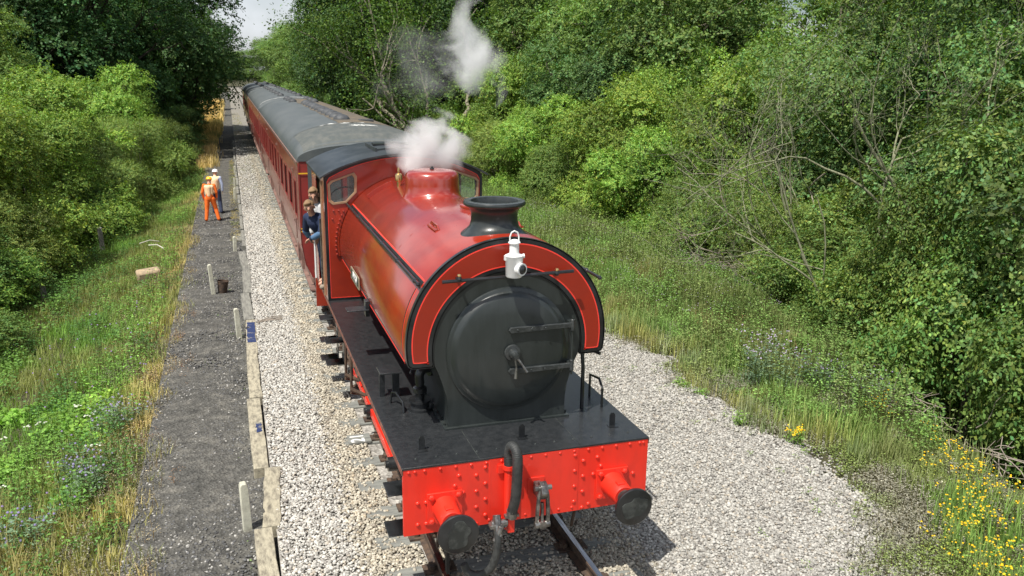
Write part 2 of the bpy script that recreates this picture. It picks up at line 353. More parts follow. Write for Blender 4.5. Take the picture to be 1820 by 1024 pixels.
Ps = [scatter_bal(-2.33, -1.0, -2.6, 12, 1900), scatter_bal(-1.0, 1.3, -2.6, 1.6, 1500), scatter_bal(.9, 4.95, -2.6, 9, 1700), scatter_bal(.9, 4.95, 9, 20, 600, .017, .034), scatter_bal(-2.33, -1.0, 12, 26, 800, .017, .034), scatter_bal(-2.33, -1.0, 26, 60, 150, .02, .04),
      scatter_bal(4.95, 6.3, -2.6, 9, 500)]
P_ = np.concatenate([a for a, b in Ps]); S_ = np.concatenate([b for a, b in Ps])
dd = P_[:, 0]-bedge(P_[:, 1]); q = dd > -.1; keep = ~q | (rng.random(len(P_)) < np.clip(.95-dd*.75, .0, 1)); P_[q, 2] = np.maximum(bal_h(P_[q, 0], P_[q, 1]), ground_h(P_[q, 0], P_[q, 1]))+.012
stones('ballast_stones', P_[keep], S_[keep], stonecols(keep.sum(), P_[keep][:, 0])*np.where(np.abs(P_[keep][:, 0])[:, None] < 1.4+.25*rng.random((keep.sum(), 1)), np.array([[.95, .90, .80]]), 1), 'pale crushed limestone ballast stones beside and between the rails')
n = 15000; x = rng.uniform(-4.0, -2.4, n); y = rng.uniform(-3, 1, n)**1; y = -3+33*rng.random(n)**1.5
cc = rng.uniform(.06, .17, (n, 1))*np.ones((1, 3)); k = rng.random(n) < .2; cc[k] = rng.uniform(.22, .48, (k.sum(), 1))*np.array([[1, .97, .9]])
stones('cinder_stones', np.stack([x, y, np.full(n, -.285)], 1), rng.uniform(.008, .024, n), cc, 'dark cinders and pale chips strewn over the lineside path')

# ------------------------------------------------------------------ track
NTH = 'first second third fourth fifth sixth seventh eighth ninth tenth eleventh twelfth thirteenth fourteenth'.split()
SLE = [-1.35+.7*i for i in range(110)]
sp = empty('railway_sleeper', (0, SLE[0], 0))
MB().box(-1.3, 1.3, -.125, .125, -.28, -.15).build('beam', sleepm, sp, bevel=.012)
for sx in (-1, 1):
    ch = MB().box(sx*.7525-.17, sx*.7525+.17, -.09, .09, -.152, -.125)
    for k in (-1, 1):
        ch.tube([(sx*.7525+k*.11, 0, -.13), (sx*.7525+k*.11, 0, -.085)], .022, 6); ch.box(sx*.7525+k*.085-.025, sx*.7525+k*.085+.025, -.05, .05, -.13, -.075)
    ch.build('rail_chair', rust, sp)
for i, y in enumerate(SLE):
    o = sp if i == 0 else copy_tree(sp); o.location = (rng.uniform(-.02, .02), y, 0); o.rotation_euler.z = rng.uniform(-.006, .006)
    if y < .2: tag(o, ['grey sleeper nearest the camera in front of the engine', 'grey sleeper just ahead of the hanging coupling', 'grey sleeper directly below the buffer beam'][i], 'sleeper', 'sleepers under the train')
    elif y < 9.2: tag(o, f'grey sleeper end beside the engine, {NTH[i-3]} back from the buffer beam', 'sleeper', 'sleepers under the train')
    else: tag(o, 'grey sleeper end poking out of pale ballast under the train', 'sleeper', 'sleepers under the train')
for sx, nm in ((-1, 'left'), (1, 'right')):
    r = empty('rail', (sx*.7525, 0, 0))
    prof = [(-.07, -.152), (.07, -.152), (.07, -.14), (.012, -.125), (.012, -.045), (.034, -.032), (.034, -.003), (.03, 0), (-.03, 0), (-.034, -.003), (-.034, -.032), (-.012, -.045), (-.012, -.125), (-.07, -.14)]
    MB().extrude(prof, [], lambda a, b, d: (a, d, b), 250).build('rail_web', rust, r, loc=(0, -6, 0))
    MB().box(-.027, .027, -6, 244, .0002, .0035).build('rail_head', railtop, r)
    tag(r, f'rusty steel rail under the {nm} buffer with a polished running surface', 'rail')

ORD = ['nearest', 'second nearest', 'third nearest', 'fourth nearest', 'fifth nearest', 'sixth nearest', 'seventh nearest', 'eighth nearest', 'ninth nearest', 'tenth nearest', 'eleventh nearest', 'twelfth nearest', 'thirteenth nearest', 'fourteenth nearest', 'fifteenth nearest', 'sixteenth nearest', 'seventeenth nearest', 'eighteenth nearest', 'nineteenth nearest', 'twentieth nearest']
# timber edging boards on the left
bx = [(-2.36, -2.25, -.6, 1, 0), (-2.42, -.6, 2.1, 1, .03), (-2.40, 2.15, 3.7, 1, -.05), (-2.46, 3.72, 6.3, 1, .012), (-2.45, 6.35, 8.6, 1, .0), (-2.44, 8.62, 10.9, 2, -.01), (-2.44, 10.95, 13.2, 0, .02), (-2.42, 13.3, 16.2, 0, -.005), (-2.42, 16.3, 18.2, 0, .03)]
for i in range(14): bx.append((-2.42+rng.uniform(-.02, .02), 19.2+i*2.9, 19.2+i*2.9+2.5, 3, rng.uniform(-.01, .01)))
ord_ = ['nearest', 'second nearest', 'third nearest', 'fourth nearest', 'fifth nearest', 'blue painted', 'grey worn', 'long grey', 'short grey']
for i, (x0, y0, y1, kd, rz) in enumerate(bx):
    t_ = MB(); L_ = y1-y0; n = 9; W = .10 if kd < 3 else .05
    for k in range(n):
        pass
    ring = []
    for k in range(n):
        f = k/(n-1); j = rng.uniform(-.012, .012, 4); j2 = rng.uniform(-.012, .006)*(kd != 2 and i not in (1, 3)); j *= (1 if (kd != 2 and i not in (1, 3)) else .5)
        ring.append([(-W+j[0], f*L_, -.25), (W+j[1], f*L_, -.25), (W+j[2], f*L_, .0+j2), (-W+j[3], f*L_, .0+j2*.6)])
    vs = [q for r_ in ring for q in r_]; fs = [(k*4+a, k*4+(a+1) % 4, (k+1)*4+(a+1) % 4, (k+1)*4+a) for k in range(n-1) for a in range(4)]+[(3, 2, 1, 0), ((n-1)*4, (n-1)*4+1, (n-1)*4+2, (n-1)*4+3)]
    t_.add(vs, fs)
    o = t_.build('edging_timber', timber if kd in (1, 2) else timber2, None, smooth=20, bevel=.008); o.location = (x0, y0, -.135 if kd < 3 else -.16); o.rotation_euler = (rng.uniform(-.008, .008), 0, rz)
    if i < 9: tag(o, f'{ord_[i]} weathered timber board edging the ballast beside the cinder path', 'timber board', 'timber edging along the ballast')
    else: tag(o, f'narrow pale timber edging length beside the path, {ORD[i-9].replace("nearest", "beyond the timber block")}', 'timber board', 'distant timber edging')
    if kd == 2 or i == 1 or i == 3:
        a, b = (.7, 2.05) if kd == 2 else ((.4, .8) if i == 1 else (1.2, 1.55))
        wq = W-.01
        xa = -wq if kd == 2 else -.02; pp = [(xa+rng.uniform(0, .03), a+(b-a)*k/9+rng.uniform(-.03, .03)) for k in range(10)]+[(wq-rng.uniform(0, .03), b-(b-a)*k/9+rng.uniform(-.03, .03)) for k in range(10)]
        MB().extrude(pp[::-1], [], lambda q, z, d: (q, z, -.012+d), .019).build('paint_patch', bluepaint, o)
# concrete marker posts
for (x0, y0, h_, lean, lb) in [(-2.67, 2.42, .62, .03, 'nearest pale concrete post beside the second timber board'), (-2.66, 10.2, .62, .05, 'pale concrete post standing by the blue painted timber end'),
                               (-3.2, 13.9, .75, .07, 'pale post with the dark metal bucket at its foot'), (-2.66, 19.0, .45, .0, 'short pale concrete post beside the square timber block'), (-2.57, 29.0, .6, -.03, 'narrow pale post near the two track workers')]:
    b = MB(); w_ = .05; b.extrude([(-w_, -.2), (w_, -.2), (w_*.9, h_-.03), (w_*.6, h_), (-w_*.6, h_), (-w_*.9, h_-.03)], [], lambda a, z, d: (a, d-.05, z), .1)
    o = b.build('concrete_post', concrete, None, bevel=.01); o.location = (x0, y0, -.3); o.rotation_euler = (0, -lean, .15)
    tag(o, lb, 'post', 'concrete posts along the path')
for (yy, xx, hh, lb) in [(33.2, -2.55, .5, 'low pale stake beside the path just beyond the workers'), (38, -2.5, .5, 'low pale stake in the path margin at the edge of the tree shade')]:
    o = MB().box(-.04, .04, -.04, .04, -.1, hh).build('marker_stake', concrete, None, bevel=.008); o.location = (xx, yy, -.3); tag(o, lb, 'stake')
o = MB().box(-.16, .16, 0, 1.1, -.1, .07).build('timber_block', timber2, None, bevel=.012); o.location = (-2.5, 20.4, -.3); tag(o, 'wide grey timber block lying at the ballast edge short of the workers', 'timber block')
bk = empty('metal_bucket', (-3.0, 14.0, -.29)); bk.rotation_euler = (0, R(6), 0)
MB().lathe([(.10, 0), (.13, .28), (.138, .285), (.138, .3), (.122, .3), (.095, .02), (0, .02)], (0, 0, 0), n=20).build('bucket_shell', rust, bk)
MB().tube([(-.13, 0, .28), (-.1, .03, .34), (0, .05, .37), (.1, .03, .34), (.13, 0, .28)], .006, 6).build('handle', rust, bk)
tag(bk, 'rusty dark metal bucket leaning by a pale post on the path', 'bucket')
b = MB(); b.box(-.32, .30, -.2, .2, -.1, .2); 
o = b.build('sandstone_block', stonem, None, smooth=25, bevel=.06); o.location = (-4.95, 17.6, -.60); o.rotation_euler = (.12, -.08, .2); tag(o, 'buff sandstone block half buried in the grass left of the path', 'stone block')
# two bits of pale pipe in grass
for (x0, y0, rz, lb) in [(-5.2, 21.4, .6, 'pale straight stick lying in grass beyond the stone block'), (-4.95, 20.6, -.8, 'bent white stick lying in grass beyond the stone block')]:
    o = MB().tube([(-.35, 0, .25), (0, .02, .3), (.3, .0, .22)], .02, 6).build('pale_stick', concrete); o.location = (x0, y0, -.6); o.rotation_euler.z = rz; tag(o, lb, 'stick')
# number plate on sleeper end
npl = empty('number_plate', (-1.1, 4.26, -.118)); 
MB().box(-.15, .17, -.14, .14, -.03, 0).build('plate', sleepm, npl, bevel=.004)
def text_mesh(txt, size, name, mat, parent, ext=.002, bold=0.0):
    cu = bpy.data.curves.new(name, 'FONT'); cu.body = txt; cu.size = size; cu.extrude = ext; cu.align_x = 'CENTER'; cu.align_y = 'CENTER'; cu.offset = bold
    to = bpy.data.objects.new(name+'_tmp', cu); C.objects.link(to); dg = bpy.context.evaluated_depsgraph_get(); me = bpy.data.meshes.new_from_object(to.evaluated_get(dg))
    bpy.data.objects.remove(to); me.name = name; me.materials.clear(); me.materials.append(mat)
    o = bpy.data.objects.new(name, me); C.objects.link(o); o.parent = parent; return o
tx = text_mesh('21', .27, 'digits', whitep, npl, .001, .006); tx.location = (-.01, -.01, .003); tx.rotation_euler = (0, 0, R(90))
tag(npl, 'small grey sleeper plate painted with the white number 21', 'number plate')
# twigs of cut branch by the blue board
b = MB()
for k in range(7): a = rng.uniform(-.3, .5); b.tube([(0, k*.02, .01), (.25, .1+a*.3, .05), (.5, .2+a*.4, .03)], .007, 5)
o = b.build('cut_twigs', deadtw); o.location = (-2.28, 10.6, -.14); tag(o, 'pink brown cut twigs lying on the ballast by the blue timber', 'twigs')

# ------------------------------------------------------------------ locomotive
F = 1.445; YS = .75; YT = 6.05; YC = 6.12
loco = empty('steam_locomotive', (0, 0, 0))
tag(loco, 'crimson saddle tank steam locomotive with vermilion buffer beam and black smokebox', 'locomotive')
# buffer beam with rivets
b = MB(); b.box(-1.255, 1.255, -.0, .04, .745, F-.012)
b.box(-.42, .5, -.004, .0, .747, F-.013)
def rivet(x, z, r=.021, y=0): b.sphere((0, 0, 0), 1, 8, zcut=0); k = len(b.v)-8*5; b.v[k:] = [(x+q[0]*r, y-q[2]*r*.8, z+q[1]*r) for q in b.v[k:]]
for i, x in enumerate(np.linspace(-1.2, 1.2, 17)): rivet(x, F-.05, .016)
for x in (-1.14, 1.16): rivet(x, F-.05, .016)
for x in (-.05, .12, .3, .44, -.42, -.3, -.18): rivet(x, .79, .016)
for s in (-1, 1):
    for k, z in enumerate(np.linspace(.83, 1.33, 4)):
        rivet(s*.46, z+.02); rivet(s*.55, z-.05) if k else rivet(s*.55, z-.06)
    for x, z in [(.70, 1.30), (.74, 1.20), (1.02, 1.07), (1.10, 1.07), (1.02, .85), (1.10, .85), (.62, .80), (.66, 1.12)]: rivet(s*(x if s > 0 else x+.02), z)
b.build('buffer_beam', vermil, loco, bevel=.003)
# buffers
for s in (-1, 1):
    x0, z0 = s*.862, 1.0
    hb = MB(); hb.box(x0-.17, x0+.17, -.022, 0, z0-.16, z0+.16)
    hb.lathe([(.125, -.02), (.118, -.06), (.112, -.2), (.108, -.30), (.10, -.315), (.08, -.315)], (x0, 0, z0), 'y', 28)
    for dx in (-.13, .13):
        for dz in (-.125, .125): hb.lathe([(.03, -.022), (.03, -.045), (.018, -.055), (0, -.056)], (x0+dx, 0, z0+dz), 'y', 6)
    hb.box(x0-.05, x0+.02, -.27, -.2, z0+.10, z0+.122)
    ho = hb.build('buffer', vermil, loco, bevel=.003)
    MB().lathe([(.075, -.30), (.075, -.49)], (x0, 0, z0), 'y', 20).build('shank', greasy, ho)
    MB().lathe([(.06, -.47), (.165, -.495), (.188, -.505), (.19, -.525), (.182, -.532), (.10, -.545), (0, -.55)], (x0, 0, z0), 'y', 40).build('head', blackp, ho, smooth=30)
    gp = []; n = 26
    for k in range(n): a = 2*PI*k/n; rr = .115+.022*math.sin(2*a+s)+.012*math.sin(5*a)+rng.uniform(-.006, .006); gp.append((rr*math.cos(a), rr*math.sin(a)))
    gb = MB(); gb.extrude(gp, [], lambda a, c, d: (x0+a, -.5515+.0+(.12*(a*a+c*c))**1+d, z0+c), .01); gb.build('grease_patch', greasy, ho, smooth=0)
# draw hook and coupling
hk = MB(); hk.extrude([(-.02, 1.02), (-.16, 1.02), (-.24, 1.06), (-.28, 1.13), (-.25, 1.20), (-.18, 1.22), (-.14, 1.19), (-.18, 1.15), (-.18, 1.12), (-.12, 1.13), (-.02, 1.15)], [], lambda a, z, d: (.02+d, a, z), .07)
ho = hk.build('draw_hook', steel, loco, bevel=.006); MB().box(-.03, .14, -.014, -.004, .98, 1.18).build('hook_plate', vermil, loco, bevel=.004)
cp = MB()
for dx in (-.055, .055): cp.tube([(.055+dx*.5, -.20, 1.17), (.055+dx*.8, -.215, 1.08), (.055+dx, -.21, .9), (.055+dx, -.2, .78)], .021, 8)
cp.tube([(.055-.03, -.20, 1.175), (.055, -.215, 1.20), (.055+.03, -.20, 1.175)], .018, 8); cp.tube([(-.02, -.2, .775), (.13, -.2, .775)], .034, 12)
cp.tube([(.055, -.2, .78), (.055, -.19, 1.0)], .018, 8); cp.tube([(.055, -.235, .775), (.055, -.165, .775)], .04, 12); cp.tube([(-.03, -.2, 1.16), (.14, -.2, 1.16)], .026, 10)
cp.build('screw_coupling', steel, loco)
# vacuum pipe and hoses
px = -.24
MB().tube([(px, -.05, .70), (px, -.05, 1.34)], .045, 14).lathe([(.062, 1.33), (.062, 1.37)], (px, -.05, 0), n=14).box(px-.1, px+.1, -.03, .0, 1.28, 1.36).build('vacuum_standpipe', vermil, loco)
def hosepath(ctrl, n=60):
    ctrl = [Vector(c) for c in ctrl]; out = []; P = [ctrl[0]*2-ctrl[1]]+ctrl+[ctrl[-1]*2-ctrl[-2]]
    m = len(ctrl)-1
    for i in range(n+1):
        t = i/n*m; k = min(int(t), m-1); f = t-k; a, b_, c, d = P[k:k+4]
        out.append(.5*((2*b_)+(c-a)*f+(2*a-5*b_+4*c-d)*f*f+(3*b_-a-3*c+d)*f**3))
    return out
pt = hosepath([(px, -.05, 1.36), (px, -.05, 1.50), (px+.01, -.11, 1.585), (px+.03, -.19, 1.54), (px+.03, -.215, 1.4), (px+.02, -.2, 1.1), (px+.0, -.16, .93)], 90)
MB().tube(pt, [.048+(.003 if k % 2 else 0) for k in range(91)], 14).build('vacuum_hose', rubber, loco)
MB().tube([(px, -.16, .95), (px, -.15, .87)], .052, 12).box(px-.07, px+.07, -.17, -.12, .875, .9).build('hose_clamp', steel, loco)
b = MB().box(px-.035, px+.035, -.15, -.08, .70, .90); b.build('dummy_coupling', vermil, loco, bevel=.008)
pt = hosepath([(-.36, -.02, .78), (-.38, -.15, .80), (-.40, -.22, .70), (-.42, -.24, .55), (-.47, -.22, .40), (-.56, -.16, .31), (-.66, -.12, .33), (-.70, -.10, .42)], 60)
MB().tube(pt, .038, 12).build('steam_heat_hose', rubber, loco)
b = MB().tube([(-.44, -.14, .82), (-.28, -.14, .82)], .035, 10).tube([(-.38, -.12, .9), (-.39, -.21, .72)], .04, 10).tube([(-.36, -.2, .82), (-.42, -.22, .68)], .03, 10).box(-.46, -.33, -.19, -.11, .79, .83)
b.tube([(-.30, -.02, .72), (-.30, -.14, .8)], .03, 10); b.build('steam_heat_valve', steel, loco, bevel=.004)
# running plate
b = MB(); b.box(-1.262, 1.262, -.004, 6.3, F-.022, F); b.box(-1.262, 1.262, 6.3, 8.45, F-.022, F)
b.build('running_plate', plate_blk, loco, bevel=.003)
MB().box(-1.266, -1.25, 0, 8.45, F-.07, F-.024).box(1.25, 1.266, 0, 8.45, F-.07, F-.024).build('valance', paint('valance_brown_red', (.26, .10, .07), .6, scale=9, col2=(.14, .06, .045)), loco)
b = MB()
for (x0, x1, y0, y1) in [(-.52, -.514, 0, .72), (.52, .526, 0, .72)]: b.box(x0, x1, y0+.01, y1, F, F+.0025)
for x in np.linspace(-1.1, 1.1, 12): b.sphere((x, .16, F), .012, 6, zcut=0)
b.build('plate_seams', greasy, loco)
# frames
b = MB()
for s in (-1, 1): b.extrude([(.04, .78), (.6, .55), (8.3, .55), (8.4, .9), (8.4, F-.03), (.04, F-.03)], [], lambda a, z, d: (s*.60+d, a, z), .03)
b.box(-.6, .6, 1.5, 1.55, .5, 1.2); b.box(-1.25, 1.25, 8.4, 8.44, .745, F); b.build('frames', crimson, loco)
underf_l = paint('grimy_black', (.02, .018, .016), .8, scale=8)
# wheels
for y in (1.95, 3.62, 5.30):
    for s in (-1, 1):
        wb = MB(); wb.lathe([(.56, -.06), (.655, -.06), (.66, .045), (.67, .05), (.685, .07), (.60, .07), (.56, .06)], (0, 0, 0), 'x', 40, cap=False); wb.lathe([(.0, -.07), (.13, -.07), (.13, .06), (0, .06)], (0, 0, 0), 'x', 20)
        tyre = wb
        for k in range(12):
            a = 2*PI*k/12+.1; tyre.tube([(0, .1*math.cos(a), .1*math.sin(a)), (0, .58*math.cos(a), .58*math.sin(a))], [.04, .026], 6)
        tyre.box(-.05, .05, -.16, .16, .3, .56)
        wo_ = tyre.build('driving_wheel', rust if False else crimson, loco, loc=(s*.75, y, .66)); wo_.rotation_euler = (0, 0, 0 if s < 0 else PI)
        MB().lathe([(.648, -.061), (.663, -.061), (.663, .046), (.648, .046)], (0, 0, 0), 'x', 40, cap=False).build('tyre', steel, wo_)
for s in (-1, 1):
    rb = MB(); xo = s*1.0
    for y0, y1 in ((1.95, 3.62), (3.62, 5.30)): rb.box(xo-.022, xo+.022, y0, y1, .50, .60)
    rb.build('coupling_rod', vermil, loco, bevel=.006)
    for y in (1.95, 3.62, 5.30): MB().tube([(xo-s*.2, y, .55), (xo+s*.07, y, .55)], .085, 16).tube([(xo+s*.06, y, .55), (xo+s*.10, y, .55)], .045, 12).build('crank_pin', blackp, loco)
    sb = MB()
    for y in (1.95, 3.62, 5.30):
        for k in range(5): sb.box(s*.86-.045, s*.86+.045, y-.42+.07*k, y+.42-.07*k, 1.2-.022*k, 1.218-.022*k)
    sb.build('leaf_springs', rust, loco)
    sx = MB().box(s*.92-.10, s*.92+.10, .75, 1.2, 1.02, 1.38).box(s*.92-.1, s*.92+.1, 4.2, 4.5, 1.05, 1.38); sx.build('sandbox', blackp, loco, bevel=.02)
    gr = MB().tube([(s*.9, .9, 1.05), (s*.8, .75, .7), (s*.765, .68, .35), (s*.76, .75, .12)], .018, 8); gr.build('sand_pipe', rust, loco)
    if s < 0: gi = MB().extrude([(.26, .10), (.32, .10), (.36, .5), (.36, .75), (.28, .75)], [], lambda a, z, d: (s*.76-.02+d, a, z), .03); gi.build('guard_iron', underf_l, loco)
    for y0 in (.22, 5.75, 6.6):
        st = MB(); w0 = .30
        zs = (1.07, .64) if y0 < 1 else ((.86, .5) if y0 < 6 else (1.0, .62, .3))
        for z in zs: st.box(min(s*1.08, s*1.36), max(s*1.08, s*1.36), y0, y0+w0, z-.012, z); st.box(min(s*1.08, s*1.09), max(s*1.08, s*1.09), y0, y0+w0, z, z+.1)
        st.box(min(s*1.07, s*1.082), max(s*1.07, s*1.082), y0+.04, y0+w0-.04, min(zs)-.01, F-.03); st.build('footstep', plate_blk, loco, bevel=.004)
for y0, zz in ((4.9, .95), (4.3, .7)):
    b = MB().tube([(-1.15, y0, 1.4), (-1.17, y0+.02, .55), (-1.05, y0+.1, .5)], .02, 8).tube([(-1.0, y0-.25, .6), (-1.2, y0-.2, .7)], .03, 8).tube([(-1.1, y0-.3, .9), (-1.1, y0+.5, .9)], .022, 8); b.build('brake_rigging', rust, loco)
# smokebox
def arc(cx_, cz, r, a0, a1, n): return [(cx_+r*math.cos(R(a0+(a1-a0)*k/n)), cz+r*math.sin(R(a0+(a1-a0)*k/n))) for k in range(n+1)]
ZB = 2.275
pl = [(.64, F), (.635, 1.55), (.638, 1.68), (.655, 1.80), (.69, 1.93), (.735, 2.06)]+arc(0, ZB, .785, -9, 189, 60)+[(-.735, 2.06), (-.69, 1.93), (-.655, 1.80), (-.638, 1.68), (-.635, 1.55), (-.64, F)]
b = MB(); b.extrude(pl, [], lambda a, z, d: (a, YS+.004+d, z), 1.35)
b.box(-.68, .68, YS-.03, YS+1.4, F, F+.022); b.build('smokebox', smoke_blk, loco, bevel=.028)
dz = 2.255
b = MB(); b.lathe([(.655, YS+.004), (.655, YS-.018), (.645, YS-.026), (.622, YS-.026), (.614, YS-.032), (.592, YS-.062), (.555, YS-.076), (.4, YS-.095), (.2, YS-.107), (0, YS-.11)], (0, 0, dz), 'y', 72, cap=False)
door = b.build('smokebox_door', smoke_blk, loco, smooth=50)
strapm = paint('worn_black', (.03, .034, .034), .32, scale=14, col2=(.07, .075, .075), lo=.45, hi=.7, coat=.2)
for z0, xl in ((dz+.235, -.02), (dz-.20, -.02)):
    hb = MB(); hb.extrude([(xl, z0-.03), (xl-.02, z0), (xl, z0+.03), (.60, z0+.024), (.66, z0+.03), (.66, z0-.03), (.60, z0-.024)], [], lambda a, z, d: (a, YS-.145+max(0, (a-.2))*.05+d, z), .035)
    for xx in (.05, .2, .35): hb.lathe([(.014, YS-.142), (.010, YS-.15), (0, YS-.151)], (xx, 0, z0), 'y', 8)
    hb.tube([(.655, YS-.11, z0-.06), (.655, YS-.11, z0+.06)], .024, 12); hb.build('hinge_strap', strapm, door, bevel=.006)
MB().tube([(.655, YS-.11, dz-.3), (.655, YS-.11, dz+.32)], .012, 8).box(.63, .68, YS-.1, YS, dz-.24, dz-.18).box(.63, .68, YS-.1, YS, dz+.2, dz+.26).build('hinge_pin', smoke_blk, door)
b = MB(); b.lathe([(.085, YS-.125), (.08, YS-.145), (.05, YS-.15), (.045, YS-.19), (.03, YS-.2), (.028, YS-.27), (0, YS-.275)], (0, 0, dz), 'y', 24)
b.build('dart_boss', strapm, door)
MB().tube([(0, YS-.22, dz), (.01, YS-.23, dz-.12), (.0, YS-.24, dz-.24)], [.015, .012, .016], 8).tube([(0, YS-.25, dz), (.06, YS-.26, dz-.09), (.11, YS-.275, dz-.17)], [.015, .011, .015], 8).build('door_handle', steel, door)
b = MB()
for s in (-1, 1):
    for k in range(7): b.tube([(s*.665, YS+.06+k*.18, F+.02), (s*.665, YS+.06+k*.18, F+.045)], .014, 6)
b.build('base_bolts', greasy, loco)
# saddle tank
ZT = 2.35; RT = 1.06
outer = arc(0, ZT, RT, -9, 189, 72)
tp = outer+[(-1.035, 2.155+.0), (-1.0, 2.135), (-.95, 2.13), (-.80, 2.13)]
tp[0:0] = []
inner = arc(0, ZB, .79, 188, -8, 60)
right = [(.80, 2.13), (.95, 2.13), (1.0, 2.135), (1.035, 2.155)]
TP = outer+[(-1.035, 2.155), (-1.0, 2.135), (-.95, 2.13), (-.79, 2.13)]+inner+[(.79, 2.13), (.95, 2.13), (1.0, 2.135), (1.035, 2.155)]
def inset(P, d):
    n = len(P); out = []
    for i in range(n):
        a, b_, c = Vector(P[i-1]), Vector(P[i]), Vector(P[(i+1) % n]); e1 = (b_-a).normalized(); e2 = (c-b_).normalized()
        n1 = Vector((-e1.y, e1.x)); n2 = Vector((-e2.y, e2.x)); m = (n1+n2); l = m.length
        m = m/l if l > 1e-6 else n1; k = d/max(.5, m.dot(n1)); q = b_+m*k; out.append((q.x, q.y))
    return out
T2 = outer[:]+[(-1.035, 2.155), (-1.0, 2.135), (-.95, 2.13), (-.79, 2.13)]+inner+[(.79, 2.13), (.95, 2.13), (1.0, 2.135), (1.035, 2.155)]
fr = MB(); I0 = inset(TP, .0); I1 = inset(TP, .012)
# body: main extrusion with gentle rounded front corner
b = MB(); Y_ = [(YS+.0, .02), (YS+.01, .008), (YS+.03, 0), (YT-.03, 0), (YT, .015)]
rings = [inset(TP, d) for y, d in Y_]; n = len(TP)
vs = [(p_[0], y, p_[1]) for (y, d), r_ in zip(Y_, rings) for p_ in r_]
b.add(vs, [(k*n+i, k*n+(i+1) % n, (k+1)*n+(i+1) % n, (k+1)*n+i) for k in range(len(Y_)-1) for i in range(n)])
for e, k in ((0, 0), (1, len(Y_)-1)):
    tri = tessellate_polygon([[Vector((q[0], q[1], 0)) for q in rings[k]]]); b.add([(q[0], Y_[k][0], q[1]) for q in rings[k]], [tuple(x) for x in tri])
tank = b.build('saddle_tank', crimson, loco, smooth=30)
fy = lambda y: (lambda a, z, d: (a, y-d, z))
b = MB(); b.extrude(inset(TP, .003), [], fy(YS), .006)
# outer black edging wrapping over the front of the tank
o1 = outer; b.ring([(q[0]*1.002, q[1]) for q in inset(TP, -.0035)], inset(TP, .012), lambda a, z, d: (a, YS-.006+d, z), .05)
b.build('front_plate', blackp, tank, smooth=30)
def resample_close(P, d): return inset(P, d)
PA = inset(TP, .054); PB = inset(TP, .066)
MB().ring(PA, PB, fy(YS-.0062), .0025).build('panel_line', lining, tank, smooth=0)
MB().extrude(PB, [], fy(YS-.006), .0022).build('front_panel', paint('front_panel_crimson', (.30, .020, .006), .35, var=.04, coat=.4), tank, smooth=0)
# tank side lining strips (thin painted beading)
def strip_arc(a0, a1, y0, y1, mat, name, off=.0022):
    A = arc(0, ZT, RT+off, a0, a1, 20); B_ = arc(0, ZT, RT-.002, a0, a1, 20); m = MB()
    vs = [(q[0], y0, q[1]) for q in A]+[(q[0], y1, q[1]) for q in A]+[(q[0], y0, q[1]) for q in B_]+[(q[0], y1, q[1]) for q in B_]; k = 21
    fs = [(i, i+1, k+i+1, k+i) for i in range(20)]+[(2*k+i, i, k+i, 3*k+i) for i in (0, 20)]+[(i, i+1, 2*k+i+1, 2*k+i) for i in range(20)]+[(k+i, k+i+1, 3*k+i+1, 3*k+i) for i in range(20)]
    m.add(vs, fs); return m.build(name, mat, tank, smooth=40)
for s in (0, 1):
    f = (lambda a: a) if not s else (lambda a: 180-a)
    strip_arc(f(192), f(148), .93, .938, lining, 'lining_strip'); strip_arc(f(190), f(149), .955, .975, blackp, 'lining_strip')
    strip_arc(f(191.5), f(190.8), .93, 5.9, lining, 'lining_strip'); strip_arc(f(189.8), f(188.6), .955, 5.9, blackp, 'lining_strip')
    strip_arc(f(147.5), f(143.2), .86, 6.0, blackp, 'side_band', .004)
    strip_arc(f(143.0), f(142.2), .86, 6.0, lining, 'lining_strip', .003)
for y_ in (2.35, 4.15): strip_arc(188, -8, y_, y_+.012, crimson, 'tank_seam', .002)
# handrails along tank
for s in (-1, 1):
    a = R(145.5); rr = RT+.055; X = -s*rr*math.cos(a) if False else s*abs(rr*math.cos(a)); Z = ZT+rr*math.sin(a)
    b = MB().tube([(X, .60 if s > 0 else .80, Z), (X, 6.1, Z)], .017, 8); b.sphere((X, .60 if s > 0 else .8, Z), .024, 8)
    for y in (.95, 1.9, 2.9, 3.9, 4.9, 5.8): b.tube([(X*.94, y, ZT+(Z-ZT)*.94), (X*1.01, y, ZT+(Z-ZT)*1.01)], .018, 8); b.sphere((X, y, Z), .027, 8)
    b.build('tank_handrail', blackp, loco)
# front rail with stanchions
b = MB().tube([(-.72, YS-.12, 3.03), (.64, YS-.12, 3.06)], .018, 8)
for x in (-.55, .46): b.tube([(x, YS, 3.035), (x, YS-.13, 3.035)], .014, 8); b.sphere((x, YS-.12, 3.05), .03, 8)
b.build('front_handrail', blackp, loco)
b = MB()
for x in (-.55, .46): b.sphere((x, YS-.12, 3.085), .022, 8)
b.build('rail_knobs', brass, loco)
b = MB().box(-.05, .01, YS-.09, YS-.006, 3.03, 3.06).box(-.05, .01, YS-.1, YS-.085, 3.03, 3.22); b.build('lamp_bracket', blackp, loco)
# chimney
b = MB(); YCH = 1.29
prof = [(.40, 3.36), (.355, 3.395), (.30, 3.42), (.262, 3.45), (.245, 3.50), (.245, 3.58), (.262, 3.625), (.30, 3.648), (.325, 3.665), (.33, 3.685), (.318, 3.705), (.27, 3.712), (.25, 3.705), (.235, 3.66), (.225, 3.3)]
b.lathe(prof, (0, YCH, 0), n=48, cap=False)
